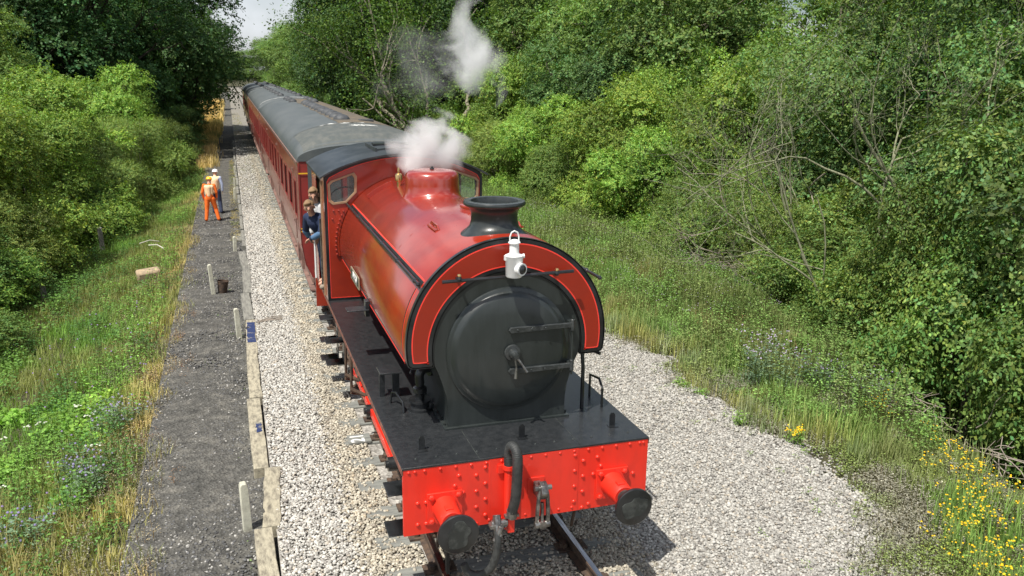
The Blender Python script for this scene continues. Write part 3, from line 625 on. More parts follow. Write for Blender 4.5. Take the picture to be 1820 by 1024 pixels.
# saddle the base to the tank curve
b.v = [(x, y, z-(0 if z > 3.5 else (3.5-z)/.14*1.0*(ZT+RT-(ZT+math.sqrt(max(0, RT*RT-x*x)))))) for x, y, z in b.v]
b.build('chimney', smoke_blk, loco, smooth=50)
def saddle(b, z0, z1):
    b.v = [(x, y, z-max(0, min(1, (z1-z)/(z1-z0)))*(RT-math.sqrt(max(0, RT*RT-x*x)))) for x, y, z in b.v]; return b
# black finish around chimney on tank crown
k = MB(); A = arc(0, ZT, RT+.003, 66, 114, 24); n = 25
# dome
YD = 4.2
b = MB(); b.lathe([(.46, 3.375), (.43, 3.385), (.395, 3.41), (.375, 3.45), (.368, 3.52), (.365, 3.60), (.355, 3.65), (.32, 3.685), (.25, 3.70), (.15, 3.705), (0, 3.706)], (0, YD, 0), n=56, cap=False)
saddle(b, 3.385, 3.56); dome = b.build('dome_cover', crimson, loco, smooth=50)
MB().lathe([(.03, 3.70), (.03, 3.72), (.018, 3.73), (.018, 3.745), (0, 3.75)], (0, YD, 0), n=12).build('dome_bolt', blackp, dome)
b = MB(); b.lathe([(.25, 3.33), (.25, 3.44), (.255, 3.445), (.255, 3.465), (.24, 3.475), (0, 3.48)], (.22, 2.55, 0), n=36, cap=False); b.build('tank_filler', crimson, loco)
MB().box(.1, .34, 2.24, 2.30, 3.46, 3.49).tube([(.04, 2.3, 3.49), (.04, 2.5, 3.51), (.04, 2.7, 3.49)], .012, 6).build('filler_latch', crimson, loco, bevel=.006)
# lifting lugs: fins with an oval hole
for (x0, y0, L_) in [(-.47, 1.85, .42), (.47, 1.85, .42)]:
    zt = ZT+math.sqrt(RT**2-x0*x0)
    o_ = [(0, -.05), (L_, -.05), (L_, .015), (L_-.07, .055), (.07, .055), (0, .015)]; h = [(L_*.3, .0), (L_*.7, .0), (L_*.7, .03), (L_*.3, .03)]
    MB().extrude(o_, [h], lambda a, z, d: (x0+d, y0+a, zt+z), .022).build('lifting_lug', crimson, loco, bevel=.004)
    b = MB(); b.tube([(x0+.01, y0+.02, zt), (x0+.01, y0+L_-.02, zt)], .05, 10); b.v = [(x, y, zt+(z-zt)*.3) for x, y, z in b.v]; b.build('lug_weld', crimson, loco)
b = MB()
for k_ in range(20):
    a = 104+k_*1.3
b.add(*(lambda A, B_: ([(q[0], 5.35, q[1]) for q in A]+[(q[0], 5.40, q[1]) for q in A]+[(q[0], 5.35, q[1]) for q in B_]+[(q[0], 5.40, q[1]) for q in B_], [(i, i+1, 17+i+1, 17+i) for i in range(16)]+[(i, i+1, 34+i+1, 34+i) for i in range(16)]+[(17+i, 18+i, 52+i, 51+i) for i in range(16)]))(arc(0, ZT, RT+.06, 108, 130, 16), arc(0, ZT, RT-.01, 108, 130, 16)))
b.build('tank_rear_rib', crimson, loco)
b = MB(); b.lathe([(.03, 3.3), (.03, 3.44), (.05, 3.45), (.052, 3.53), (.04, 3.55), (.016, 3.56), (.016, 3.62), (.008, 3.64), (0, 3.64)], (-.29, 5.1, 0), n=18); b.build('whistle', brass, loco)
b = MB()
for x in (-.02, .22): b.lathe([(.06, 3.3), (.06, 3.48), (.07, 3.5), (.05, 3.56), (0, 3.57)], (x, 5.45, 0), n=16)
b.build('safety_valve', greasy, loco)
# nameplate on the left tank side, lettering mounted proud
for s in (-1,):
    a0 = R(184); npt = empty('nameplate', (-(RT+.012), 4.24, 2.25), 0, loco)
    MB().box(-.006, .006, -.37, .37, -.075, .075).build('plate_back', paint('nameplate_green_black', (.015, .03, .022), .4), npt)
    m = MB(); 
    for (y0, y1, z0, z1) in ((-.38, .38, .066, .082), (-.38, .38, -.082, -.066), (-.38, -.364, -.066, .066), (.364, .38, -.066, .066)): m.box(-.012, .004, y0, y1, z0, z1)
    m.build('plate_border', paint('nameplate_rim', (.55, .48, .34), .35, metal=.6), npt)
    t_ = text_mesh('JUPITER'[:0]+'AVRA', .15, 'lettering', whitep, npt, .003, .002); t_.location = (-.0095, 0, 0); t_.rotation_euler = (R(90), 0, R(-90))
    t_.scale = (1.15, 1, 1)
# tank side step with bracket
MB().box(-1.33, -1.06, 3.12, 3.33, 2.085, 2.10).box(-1.10, -1.05, 3.16, 3.30, 2.0, 2.20).build('tank_step', plate_blk, loco, bevel=.004)
# tall footstep on running plate
b = MB(); b.box(-1.17, -.93, 1.70, 1.95, F+.30, F+.318); b.box(-1.16, -1.10, 1.83, 1.86, F, F+.30); b.box(-1.02, -.94, 1.80, 1.83, F, F+.30); b.build('raised_step', plate_blk, loco, bevel=.003)
b = MB().tube([(-1.08, 1.62, F), (-1.06, 1.60, F+.13), (-1.03, 1.52, F+.15), (-.99, 1.34, F+.1), (-.99, 1.30, F)], .014, 8); b.build('footplate_grab_loop', blackp, loco)
# clack / ejector fitting left of smokebox
b = MB().lathe([(.13, F), (.13, F+.03), (.10, F+.035), (.10, F+.09), (.12, F+.095), (.12, F+.115), (.05, F+.12), (.05, F+.18), (.075, F+.2), (.075, F+.25), (.045, F+.27), (.045, F+.34)], (-.80, 1.36, 0), n=20)
b.tube(hosepath([(-.80, 1.36, F+.30), (-.80, 1.36, F+.40), (-.74, 1.38, F+.45), (-.62, 1.4, F+.45)], 14), .05, 12); b.tube([(-.70, 1.39, F+.45), (-.66, 1.40, F+.45)], .09, 16)
b.build('pipe_fitting', blackp, loco, smooth=40)
# right-hand grab rail and little parts
MB().tube([(.90, .95, 2.14), (.90, .9, 1.9), (.90, .9, F)], .022, 8).tube([(1.12, 1.2, F), (1.12, 1.2, F+.26), (1.12, .95, F+.30), (1.12, .86, F+.22), (1.12, .86, F)], .014, 8).build('footplate_grab_rail', blackp, loco)
MB().tube([(.9, 1.0, 2.14), (1.05, .8, 2.09)], .02, 8).build('drain_cock', blackp, loco)
MB().tube([(-.93, .95, 2.14), (-1.0, .85, 2.05)], .014, 8).build('drain_cock', blackp, loco)
# lamp irons
for x, y0 in ((-1.0, .34), (.02, .34), (1.02, .36)):
    MB().box(x-.05, x+.05, y0-.05, y0+.03, F, F+.006).extrude([(-.03, 0), (.03, 0), (.03, .12), (.012, .145), (-.012, .145), (-.03, .12)], [], lambda a, z, d: (x+a, y0+d, F+z), .012).build('lamp_iron', blackp, loco)
# cab
ER, TR = 3.40, 3.75; ZR0 = ER; hw = 1.275
def roofz(x, w_=1.30): return ER+(TR-ER)*(1-(x/w_)**2)**.9 if abs(x) < w_ else ER
cabout = [(-1.255, F), (-1.255, 3.36)]+[(x, roofz(x)-.03) for x in np.linspace(-1.22, 1.22, 30)]+[(1.255, 3.36), (1.255, F)]
cabout = cabout[::-1]
def hexw(s): 
    q = [(-1.15, 3.34), (-.80, 3.46), (-.76, 3.40), (-.77, 3.16), (-.93, 3.0), (-1.13, 2.98), (-1.19, 3.03), (-1.20, 3.29)]
    return [(x*s*-1 if s > 0 else x, z) for x, z in q][::(1 if s < 0 else -1)]
wins = [hexw(-1), hexw(1)]
hole = arc(0, ZT, RT-.03, 0, 180, 40)
b = MB(); b.extrude(cabout, wins, lambda a, z, d: (a, YC+d, z), .012); cab = b.build('cab_front', crimson, loco, smooth=25)
m = MB(); edge = [(-1.262, F), (-1.262, 3.38)]+[(x, roofz(x)-.012) for x in np.linspace(-1.22, 1.22, 30)]+[(1.262, 3.38), (1.262, F)]
ins = [(-1.215, F+.04), (-1.215, 3.33)]+[(x*.965, roofz(x)-.06) for x in np.linspace(-1.22, 1.22, 30)]+[(1.215, 3.33), (1.215, F+.04)]
ins2 = [(-1.207, F+.048), (-1.207, 3.325)]+[(x*.96, roofz(x)-.068) for x in np.linspace(-1.22, 1.22, 30)]+[(1.207, 3.325), (1.207, F+.048)]
m.ring(edge, ins, lambda a, z, d: (a, YC-.003+d, z), .02); m.build('cab_black_edging', blackp, loco, smooth=25)
MB().ring(ins, ins2, lambda a, z, d: (a, YC-.0035+d, z), .003).build('cab_lining', lining, loco, smooth=25)
for wn in wins:
    cxw = sum(q[0] for q in wn)/8; czw = sum(q[1] for q in wn)/8
    grow = [(cxw+(q[0]-cxw)*1.03, czw+(q[1]-czw)*1.03) for q in wn]; shr = [(cxw+(q[0]-cxw)*.85, czw+(q[1]-czw)*.87) for q in wn]
    fo = MB().ring(grow, shr, lambda a, z, d: (a, YC-.02+d, z), .032).build('cab_window', tan, loco, smooth=0, bevel=.004)
    MB().extrude(shr, [], lambda a, z, d: (a, YC-.004+d, z), .005).build('pane', cabglass, fo, smooth=0)
# rivet/flange ring where the tank meets the cab front
b = MB(); A = arc(0, ZT, RT+.05, 152, 188, 10)
b.extrude(arc(0, ZT, RT+.06, 150, 190, 20)+arc(0, ZT, RT+.0, 190, 150, 20), [], lambda a, z, d: (a, YC-.016+d, z), .014)
for q in A: b.sphere((q[0], YC-.02, q[1]), .018, 6)
for x, z in [(-1.13, 2.88), (-1.05, 2.88), (-1.0, 2.8), (-1.15, 2.75)]: b.sphere((x, YC-.005, z), .018, 6)
b.build('tank_flange', crimson, loco)
# cab sides with doorway, roof, rear
for s in (-1, 1):
    sd = [(6.13, F), (6.48, F), (6.48, 2.2), (6.5, 3.2), (6.6, 3.3), (7.35, 3.3), (7.45, 3.2), (7.47, 2.2), (7.5, 1.95), (7.5, F), (8.15, F), (8.15, 3.40), (6.13, 3.40)]
    b = MB(); b.extrude(sd, [], lambda a, z, d: (s*1.255-(.006)+d, a, z), .012); b.build('cab_side', crimson, loco, smooth=0)
    MB().tube([(s*1.30, 6.52, 1.62), (s*1.30, 6.52, 2.7)], .014, 8).build('cab_handrail', steel, loco)
    MB().tube([(s*1.31, 7.52, 1.5), (s*1.31, 7.52, 2.5)], .018, 8).build('cab_handrail', whitep if s < 0 else steel, loco)
    MB().box(min(s*1.255, s*1.285), max(s*1.255, s*1.285), 6.47, 6.50, F, 3.3).build('door_beading', tan, loco)
b = MB(); xs = np.linspace(-1.33, 1.33, 36); up_ = [(x, roofz(x, 1.335)+.006) for x in xs]; lo_ = [(x, roofz(x, 1.335)-.02) for x in xs][::-1]
b.extrude((up_+lo_)[::-1], [], lambda a, z, d: (a, YC-.12+d, z), 2.35); rf = b.build('cab_roof', roofblk, loco, smooth=30)
b = MB(); b.extrude(([(x, roofz(x, 1.335)+.03) for x in np.linspace(-.35, .65, 10)]+[(x, roofz(x, 1.335)+.004) for x in np.linspace(.65, -.35, 10)]), [], lambda a, z, d: (a, 6.75+d, z), .9)
b.box(-.38, -.35, 6.6, 7.7, 3.69, 3.79); b.build('roof_hatch', roofblk, rf)
MB().box(-.3, .5, 7.3, 7.5, 3.775, 3.80).build('hatch_opening', blackp, rf)
b = MB(); b.extrude(cabout, [[(-1.0, 2.5), (-.4, 2.5), (-.4, 3.3), (-1.0, 3.3)], [(.4, 2.5), (1.0, 2.5), (1.0, 3.3), (.4, 3.3)]], lambda a, z, d: (a, 8.14+d, z), .012); b.build('cab_back', paint('cab_interior_cream', (.55, .52, .42), .6), loco, smooth=0)
MB().box(-1.25, 1.25, 8.15, 8.44, F, 2.5).build('coal_bunker', crimson, loco, bevel=.01)
MB().box(-1.2, 1.2, YC+.05, 8.1, F+.001, F+.02).box(-.6, .6, YC+.02, YC+.6, F+.02, 2.9).box(.7, 1.2, 6.3, 7.2, F+.02, 2.0).build('cab_backhead', blackp, loco, bevel=.03)
MB().lathe([(.3, 0), (.32, .0), (.32, .03), (.3, .03)], (-.85, 6.75, 2.85), 'y', 24, cap=False).build('cab_handwheel', blackp, loco)
MB().tube([(0, 9.4, 1.0), (0, 8.3, 1.0)], .05, 8).build('rear_coupling', blackp, loco)
for s in (-1, 1): MB().lathe([(.12, 8.44), (.10, 8.8), (.07, 8.8), (.07, 8.92), (.19, 8.95), (.19, 8.98), (0, 8.99)], (s*.862, 0, 1.0), 'y', 20, cap=False).build('rear_buffer', blackp, loco)
# oil lamp on the front bracket
lamp = empty('oil_lamp', (-.02, YS-.20, 3.06))
tag(lamp, 'white enamelled oil headlamp with black bullseye standing above the smokebox door', 'lamp')
b = MB().lathe([(.075, 0), (.082, .01), (.088, .2), (.092, .205), (.092, .215), (.05, .235), (.047, .25), (.047, .33), (.06, .335), (.06, .345), (.03, .37), (0, .375)], (0, 0, 0), n=24)
b.build('lamp_body', whitep, lamp, smooth=40)
b = MB(); d_ = Vector((.45, -.85, 0)).normalized(); c0 = d_*.06+Vector((0, 0, .09)); b.tube([c0, c0+d_*.055], .062, 20); lr = b.build('lens_housing', whitep, lamp)
b = MB(); pts = [c0+d_*(.056+.018*k) for k in (0, .5, 1)]; b.tube(pts, [.047, .04, .012], 20); b.build('bullseye_lens', blackp, lr)
MB().tube([(-.045, 0, .34), (-.045, 0, .40), (-.03, 0, .44), (0, 0, .455), (.03, 0, .44), (.045, 0, .40), (.045, 0, .34)], .008, 8).build('carrying_handle', whitep, lamp)
MB().box(-.10, -.075, -.015, .015, .17, .215).build('filler_lug', whitep, lamp)
MB().tube([(.05, -.01, .2), (.1, -.02, .21)], .022, 8).build('side_knob', whitep, lamp)
MB().box(-.03, .03, .07, .1, .03, .14).build('back_socket', whitep, lamp)

# ------------------------------------------------------------------ coaches
def make_coach(label, y0, L_, sidem, upper=None, front=True, kind=0):
    co = empty('railway_coach', (0, y0, 0)); tag(co, label, 'railway coach', 'coaches of the train')
    ww, wz0, wz1 = .5, 2.12, 2.86
    def sideprof(z): return np.interp(z, [1.02, 1.3, 1.7, 2.1, 3.25], [1.20, 1.33, 1.395, 1.405, 1.385])
    # body lower curved panel
    for s in (-1, 1):
        zs = [1.02, 1.12, 1.25, 1.4, 1.6, 1.8, 2.02]; b = MB()
        prof = [(float(sideprof(z))*s, z) for z in zs]; b.v = [(x, y, z) for y in (0, L_) for x, z in prof]; k = len(zs); b.f = [(i, i+1, k+i+1, k+i) for i in range(k-1)]; b.m = [0]*len(b.f)
        b.build('lower_side', sidem, co, smooth=60)
        # upper panel with window openings
        holes = []; doors = []
        y = 1.0; wins_ = []
        pat = ([('d', .62), ('w', 1.0), ('w', 1.0), ('w', 1.0), ('d', .62), ('w', 1.0), ('w', 1.0), ('w', 1.0), ('d', .62), ('w', 1.0), ('w', 1.0), ('w', 1.0), ('d', .62)] if kind == 0 else [('d', .6), ('w', 1.25), ('w', 1.25), ('w', 1.25), ('w', 1.25), ('d', .6), ('w', 1.25), ('w', 1.25), ('w', 1.25), ('w', 1.25), ('d', .6)])
        tot = sum(q[1] for q in pat); gap = (L_-1.2-tot)/(len(pat)-1); y = .6
        for t_, w_ in pat:
            wins_.append((y, y+w_, t_)); y += w_+gap
        for a, c_, t_ in wins_: holes.append([(a, wz0), (a, wz1), (c_, wz1), (c_, wz0)])
        X = s*1.40
        b = MB(); b.extrude([(0, 2.02), (L_, 2.02), (L_, 3.27), (0, 3.27)], holes, lambda a, z, d: (X-s*d, a, z), .03); b.build('upper_side', upper or sidem, co, smooth=0)
        if s > 0: 
            b = MB(); b.box(X-.06, X-.05, .3, L_-.3, wz0-.05, wz1+.05); b.build('window_glass', glassm, co); continue
        for a, c_, t_ in wins_:
            fo = MB().ring([(a-.02, wz0-.02), (a-.02, wz1+.02), (c_+.02, wz1+.02), (c_+.02, wz0-.02)], [(a+.02, wz0+.02), (a+.02, wz1-.02), (c_-.02, wz1-.02), (c_-.02, wz0+.02)], lambda q, z, d: (X-.008+d, q, z), .02).build('window', maroon, co, smooth=0)
            MB().box(X+.028, X+.032, a+.01, c_-.01, wz0+.01, wz1-.01).build('pane', glassm, fo)
            if t_ == 'd':
                do = MB()
                for yy in (a-.12, c_+.10): do.box(X-.004, X+.002, yy, yy+.012, 1.9, 3.1); do.box(float(sideprof(1.5))*s-.006, float(sideprof(1.5))*s+.05, yy, yy+.012, 1.1, 1.9)
                for z in (1.4, 1.95, 3.0): do.box(X-.03, X+.01, c_+.07, c_+.13, z, z+.05)
                do.tube([(X-.04, a-.15, 1.75), (X-.04, a-.15, 2.15)], .012, 6); do.build('door_fittings', solebar, co)
        # lining
        for z0, z1 in ((1.945, 1.965), (2.0, 2.02), (3.19, 3.205)) if kind == 0 else ():
            MB().box(X-.004, X+.001, .01, L_-.01, z0, z1).build('lining', solebar, co)
        MB().box(X-.03, X+.02, 0, L_, 3.27, 3.30).build('cantrail', solebar, co)
        MB().box(s*1.2-.02, s*1.2+.02, 0, L_, .93, 1.02).box(min(s*1.05, s*1.24), max(s*1.05, s*1.24), .2, L_-.2, .70, .735).box(s*1.1-.02, s*1.1+.02, .2, L_-.2, .735, .93).build('footboard', solebar, co)
    # interior: seats line
    MB().box(-1.15, 1.15, .2, L_-.2, 1.1, 1.16).box(-1.2, -.4, 1, L_-1, 1.16, 1.9).box(.4, 1.2, 1, L_-1, 1.16, 1.9).build('interior', underf, co)
    # roof: elliptical with domed ends
    b = MB(); m_ = 28; sts = [(0, .0), (.12, .35), (.35, .68), (.75, .9), (1.3, .98), (2.0, 1.0)]; sts = sts+[(L_-a, f) for a, f in reversed(sts)]
    vs = []
    for yy, f in sts:
        for k in range(m_+1):
            a = PI*k/m_; x = -1.41*math.cos(a); z = 3.30+.57*(math.sin(a)**.82)*(.55+.45*f); vs.append((x, yy, z))
    n = m_+1; b.add(vs, [(i*n+k, i*n+k+1, (i+1)*n+k+1, (i+1)*n+k) for i in range(len(sts)-1) for k in range(m_)])
    for e in (0, len(sts)-1): b.add([vs[e*n+k] for k in range(n)], [tuple(range(n))])
    ro = b.build('roof', coachroof, co, smooth=50)
    def patch(y0_, y1_, a0, a1, mat, name, off=.004, jag=0):
        b = MB(); ny = 24; na = 14; vs = []
        for i in range(ny+1):
            for k in range(na+1):
                t0 = a0+(a1-a0)*k/na; yy = y0_+(y1_-y0_)*i/ny
                if jag and k in (0, na): t0 += math.sin(i*1.7)*jag+rng.uniform(-jag, jag)
                if jag and i in (0, ny): yy += rng.uniform(-.12, .12)
                a = R(t0); f = np.interp(min(yy, L_-yy), [0, .12, .35, .75, 1.3, 2], [0, .35, .68, .9, .98, 1]); vs.append((-1.41*math.cos(a)*1.001, yy, 3.30+off+.57*(math.sin(a)**.82)*(.55+.45*f)))
        n2 = na+1; b.add(vs, [(i*n2+k, i*n2+k+1, (i+1)*n2+k+1, (i+1)*n2+k) for i in range(ny) for k in range(na)]); return b.build(name, mat, ro, smooth=50)
    if kind == 0:
        patch(.05, 2.4, 25, 155, roofend, 'weathered_end'); patch(2.55, L_-1.5, 78, 140, roofrust, 'rusty_centre', .0045, 1.2)
        patch(2.5, 12.5, 140, 143.5, flaking, 'flaking_seam', .006, 1.2); patch(2.42, 2.55, 60, 100, flaking, 'flaking_seam', .006, .8); patch(1.5, 1.8, 84, 104, flaking, 'flaking_patch', .007, 2)
        vy = [3.9+k*.95 for k in range(11)]; vx = [-.02]*11; 
        for k in range(11):
            x = -.02; z = 3.30+.57; v_ = MB().sphere((0, 0, -.02), .2, 14, (1.0, 1.1, .75), 0); v_.build('roof_vent', ventm, ro, loc=(x-.05, vy[k], z-.005))
        MB().box(.28, .62, 3.5, 3.62, 3.83, 3.89).build('roof_hatch', ventm, ro, bevel=.01)
        extra = [15.4, 17.0, 18.5]
    else: extra = list(np.linspace(2.2, L_-2, 7))
    for yy in extra:
        for x in (-.38, .38): MB().sphere((0, 0, 0), .15, 10, (1, 1.25, .9), 0).build('roof_vent', ventm, ro, loc=(x, yy, 3.84))
    for yy in (2.45, L_-2.0) if kind == 0 else (.7, L_-1.0): patch(yy, yy+.05, 5, 175, flaking if kind else roofend, 'roof_seam', .008)
    # ends
    endp = [(float(sideprof(z)), z) for z in (1.02, 1.3, 1.7, 2.1, 3.27)]; arcp = [(-1.40*math.cos(PI*k/24), 3.27+.34*math.sin(PI*k/24)) for k in range(24, -1, -1)]
    poly = endp+arcp[1:-1]+[(-x, z) for x, z in endp[::-1]]
    for y1, dd in ((0, .03), (L_, -.03)):
        b = MB(); b.extrude(poly, [], lambda a, z, d: (a, y1+dd*.5+d*1.0, z), dd); b.build('end_wall', sidem, co, smooth=30)
        yy = y1-.25 if y1 == 0 else y1
        g = MB(); gz = [(-.48, 1.0), (.48, 1.0), (.48, 3.2), (.35, 3.35), (-.35, 3.35), (-.48, 3.2)]
        g.extrude(gz, [], lambda a, z, d: (a, yy+d, z), .25); g.build('gangway', underf, co, bevel=.01)
        if kind == 0 and y1 == 0:
            for z0, z1 in ((1.945, 1.965), (2.0, 2.02), (3.06, 3.085)):
                MB().box(-1.39, -1.0, -.004, 0, z0, z1).box(1.0, 1.39, -.004, 0, z0, z1).build('lining', yellow, co)
            MB().box(-1.22, -.6, -.012, -.004, 2.15, 3.28).build('grey_end_panel', coachroof, co)
    # underframe and bogies
    MB().box(-1.1, 1.1, .1, L_-.1, .88, 1.04).box(-.9, .9, L_/2-2.2, L_/2+2, .45, .85).box(-.7, .7, 5.8, 6.6, .5, .85).build('underframe', underf, co, bevel=.02)
    for yb in (2.9, L_-2.9):
        bo = MB(); 
        for s in (-1, 1): bo.box(s*1.0-.04, s*1.0+.04, yb-1.7, yb+1.7, .55, .75); bo.box(s*1.02-.1, s*1.02+.1, yb-1.45, yb-1.1, .35, .62); bo.box(s*1.02-.1, s*1.02+.1, yb+1.1, yb+1.45, .35, .62); bo.box(s*1.02-.08, s*1.02+.08, yb-.5, yb+.5, .4, .7)
        bg_ = bo.build('bogie', underf, co)
        for dy in (-1.28, 1.28):
            for s in (-1, 1): MB().lathe([(.0, -.06), (.45, -.06), (.455, .05), (.48, .07), (0, .07)], (0, 0, 0), 'x', 24).build('wheel', rust, bg_, loc=(s*.75, yb+dy, .458))
    for s in (-1, 1): MB().lathe([(.1, 0), (.09, -.35), (.06, -.35), (.06, -.42), (.22, -.45), (.22, -.47), (0, -.475)], (s*.862, 0, 1.0), 'y', 20, cap=False).build('buffer', blackp, co)
    return co
make_coach('maroon coach with rusty roof strip and a row of dome vents, behind the engine', 9.5, 20.0, maroon, kind=0)
make_coach('maroon coach with plain grey roof and paired vents, second behind the engine', 30.0, 19.9, maroon, kind=1)
make_coach('chocolate and cream coach at the far end of the train', 50.6, 19.8, umber, cream, kind=1)

# ------------------------------------------------------------------ foliage kit
def unit(a): return a/np.maximum(1e-9, np.linalg.norm(a, axis=-1, keepdims=True))
UP = np.array([0, 0, 1.])
def leaves_at(base, d, n, L, W, fold=.25):
    """rhombus leaves folded on the midrib: base point, pointing d, surface normal n"""
    d = unit(d); s = unit(np.cross(d, n)); n = np.cross(s, d); L = np.broadcast_to(L, (len(base),))[:, None]; W = np.broadcast_to(W, (len(base),))[:, None]
    mid = base+d*L*.45; V = np.stack([base, mid+s*W*.5-n*W*fold*.5, base+d*L-n*L*.12, mid-s*W*.5-n*W*fold*.5], 1).reshape(-1, 3)
    return V, np.arange(len(V)).reshape(-1, 4)
def hsvjit(col, n, v=.25, y=.12):
    c = np.asarray(col)[None]*np.exp(rng.normal(0, v, (n, 1))); k = rng.normal(0, y, n); c = c*np.stack([1+k, np.ones(n), 1-k*.6], 1); return np.clip(c, .002, .9)
def crown(lobes, ntw, nl, leaf, col, tw=.32, asp=.62, droop=.25, tipc=None, flat=.7, bottom=-.5, dead=0.0):
    """lobes: (k,5) x,y,z,r,tone ; twigs spread round every lobe, leaves alternate along each twig"""
    lobes = np.asarray(lobes); pr = lobes[:, 3]**2; pr /= pr.sum(); idx = rng.choice(len(lobes), ntw, p=pr)
    dr = rng.normal(size=(ntw, 3)); dr[:, 2] = np.abs(dr[:, 2])*np.where(rng.random(ntw) < .84, 1, -1)*.9+.05; dr = unit(dr)
    rad = lobes[idx, 3]*(1-.36*rng.random(ntw)**2)*(1+.22*np.sin(dr[:, 0]*5+idx)*np.cos(dr[:, 1]*6+idx*2))
    sq = np.array([1, 1, .78]); p = lobes[idx, :3]+dr*rad[:, None]*sq
    td = unit(dr*1.0+rng.normal(0, .45, (ntw, 3))+np.array([0, 0, .12-droop*.4]))
    ln = tw*rng.uniform(.6, 1.4, ntw)
    t = (np.arange(nl)+.6)/nl; base = p[:, None]+td[:, None]*(ln[:, None]*t)[..., None]-UP*((ln[:, None]*t**2)*droop)[..., None]
    nn = unit(UP*flat*.7+dr*.95+rng.normal(0, .22, (ntw, 3)))
    side = unit(np.cross(td, nn)); sg = np.where(np.arange(nl) % 2, 1, -1)
    ld = side[:, None]*sg[None, :, None]*.85+td[:, None]*.55+rng.normal(0, .28, (ntw, nl, 3)); ld[:, :, 2] -= .12
    ln_ = nn[:, None]+rng.normal(0, .28, (ntw, nl, 3))
    b = base.reshape(-1, 3); sz = leaf*rng.uniform(.65, 1.25, len(b)); V, Fq = leaves_at(b, ld.reshape(-1, 3), ln_.reshape(-1, 3), sz, sz*asp)
    tone = np.repeat(lobes[idx, 4], nl)*2.3; c = hsvjit(np.array(col)*np.array([1.14, 1, .95]), len(b), .26, .14)*tone[:, None]
    tips = np.tile(np.arange(nl) >= nl-2, ntw) & (np.repeat(rng.random(ntw), nl) < .5)
    if tipc is not None: c[tips] = hsvjit(tipc, tips.sum(), .15, .1)*1.75
    if dead: k = rng.random(len(b)) < dead; c[k] = hsvjit((.25, .13, .04), k.sum(), .3, .1)
    return V, Fq, np.repeat(c, 4, axis=0)
def make_lobes(H, Rr, z0, k, r0, r1, shape='round', tone=.25):
    out = []; k = int(k*.68); tone = tone*1.3; r1 = r1*1.08
    for i in range(k):
        for _ in range(30):
            u = rng.normal(size=3); u /= np.linalg.norm(u); f = rng.uniform(.35, 1)**.6
            zc = (z0+H)/2; q = np.array([u[0]*Rr*f, u[1]*Rr*f, zc+u[2]*(H-z0)/2*f])
            if shape == 'bush': q[2] = z0+abs(u[2])*(H-z0)*f*.95
            if shape == 'cone': q[:2] *= np.clip(1.15-(q[2]-z0)/(H-z0), .1, 1)
            if all(np.linalg.norm((q-np.array(o[:3]))) > .62*r0 for o in out): break
        out.append((*q, rng.uniform(r0, r1), min(1.3, math.exp(rng.normal(-.03, tone)))))
    return np.array(out)
def tubes_np(paths):
    """paths: list of (pts (m,3), radii (m,)) -> V, quads"""
    Vs, Fs, off = [], [], 0
    for pts, rad in paths:
        pts = np.asarray(pts, float); m = len(pts); n = 7 if rad[0] > .05 else (5 if rad[0] > .015 else 4); d = unit(np.gradient(pts, axis=0)); up = np.array([.31, .17, .93]) if abs(d[0][2]) < .8 else np.array([1., .2, 0])
        s = unit(np.cross(d, up)); t = np.cross(d, s); a = np.arange(n)*2*PI/n
        V = pts[:, None]+(s[:, None]*np.cos(a)[None, :, None]+t[:, None]*np.sin(a)[None, :, None])*np.asarray(rad)[:, None, None]; Vs.append(V.reshape(-1, 3))
        i, k = np.meshgrid(np.arange(m-1), np.arange(n), indexing='ij'); Fs.append(np.stack([i*n+k, i*n+(k+1) % n, (i+1)*n+(k+1) % n, (i+1)*n+k], -1).reshape(-1, 4)+off); off += m*n
    return np.concatenate(Vs), np.concatenate(Fs)
def wobble(a, b, n, amp, sag=0):
    a, b = np.asarray(a, float), np.asarray(b, float); t = np.linspace(0, 1, n)[:, None]; p = a+(b-a)*t; j = np.cumsum(rng.normal(0, amp, (n, 3)), 0); j -= j[0]+(j[-1]-j[0])*t
    p = p+j; p[:, 2] += sag*np.sin(t[:, 0]*PI); return p
def limbs(lobes, H, z0, r0, stems=1, spread=.1, twigs=3):
    paths = []
    for s_ in range(stems):
        a = rng.uniform(0, 6.28); foot = np.array([math.cos(a), math.sin(a), 0])*spread*(stems > 1); top = foot*(3 if stems > 1 else 1)*rng.uniform(.6, 1.6)+np.array([rng.normal(0, .2), rng.normal(0, .2), H*.82])
        p = wobble(foot+np.array([0, 0, -.4]), top, 10, .06*H/6); paths.append((p, np.linspace(r0, r0*.2, 10)))
    mains = [q[0] for q in paths]
    for lb in lobes:
        m = mains[rng.integers(len(mains))]; c = lb[:3]; hz = max(z0*.5, c[2]-np.hypot(c[0], c[1])*.75-.2*rng.random()); k = int(np.argmin(np.abs(m[:, 2]-hz))); L_ = np.linalg.norm(c-m[k])
        r = max(.018, r0*.34*min(1, L_/3)); pth = wobble(m[k], c, 7, .04*L_, .08*L_); paths.append((pth, np.linspace(r, r*.3, 7)))
        for _ in range(twigs):
            e = c+unit(rng.normal(size=3)+np.array([0, 0, .3]))*lb[3]*.85; paths.append((wobble(pth[rng.integers(3, 7)], e, 5, .05), np.linspace(r*.35, .006, 5)))
    return paths
TREES = {}
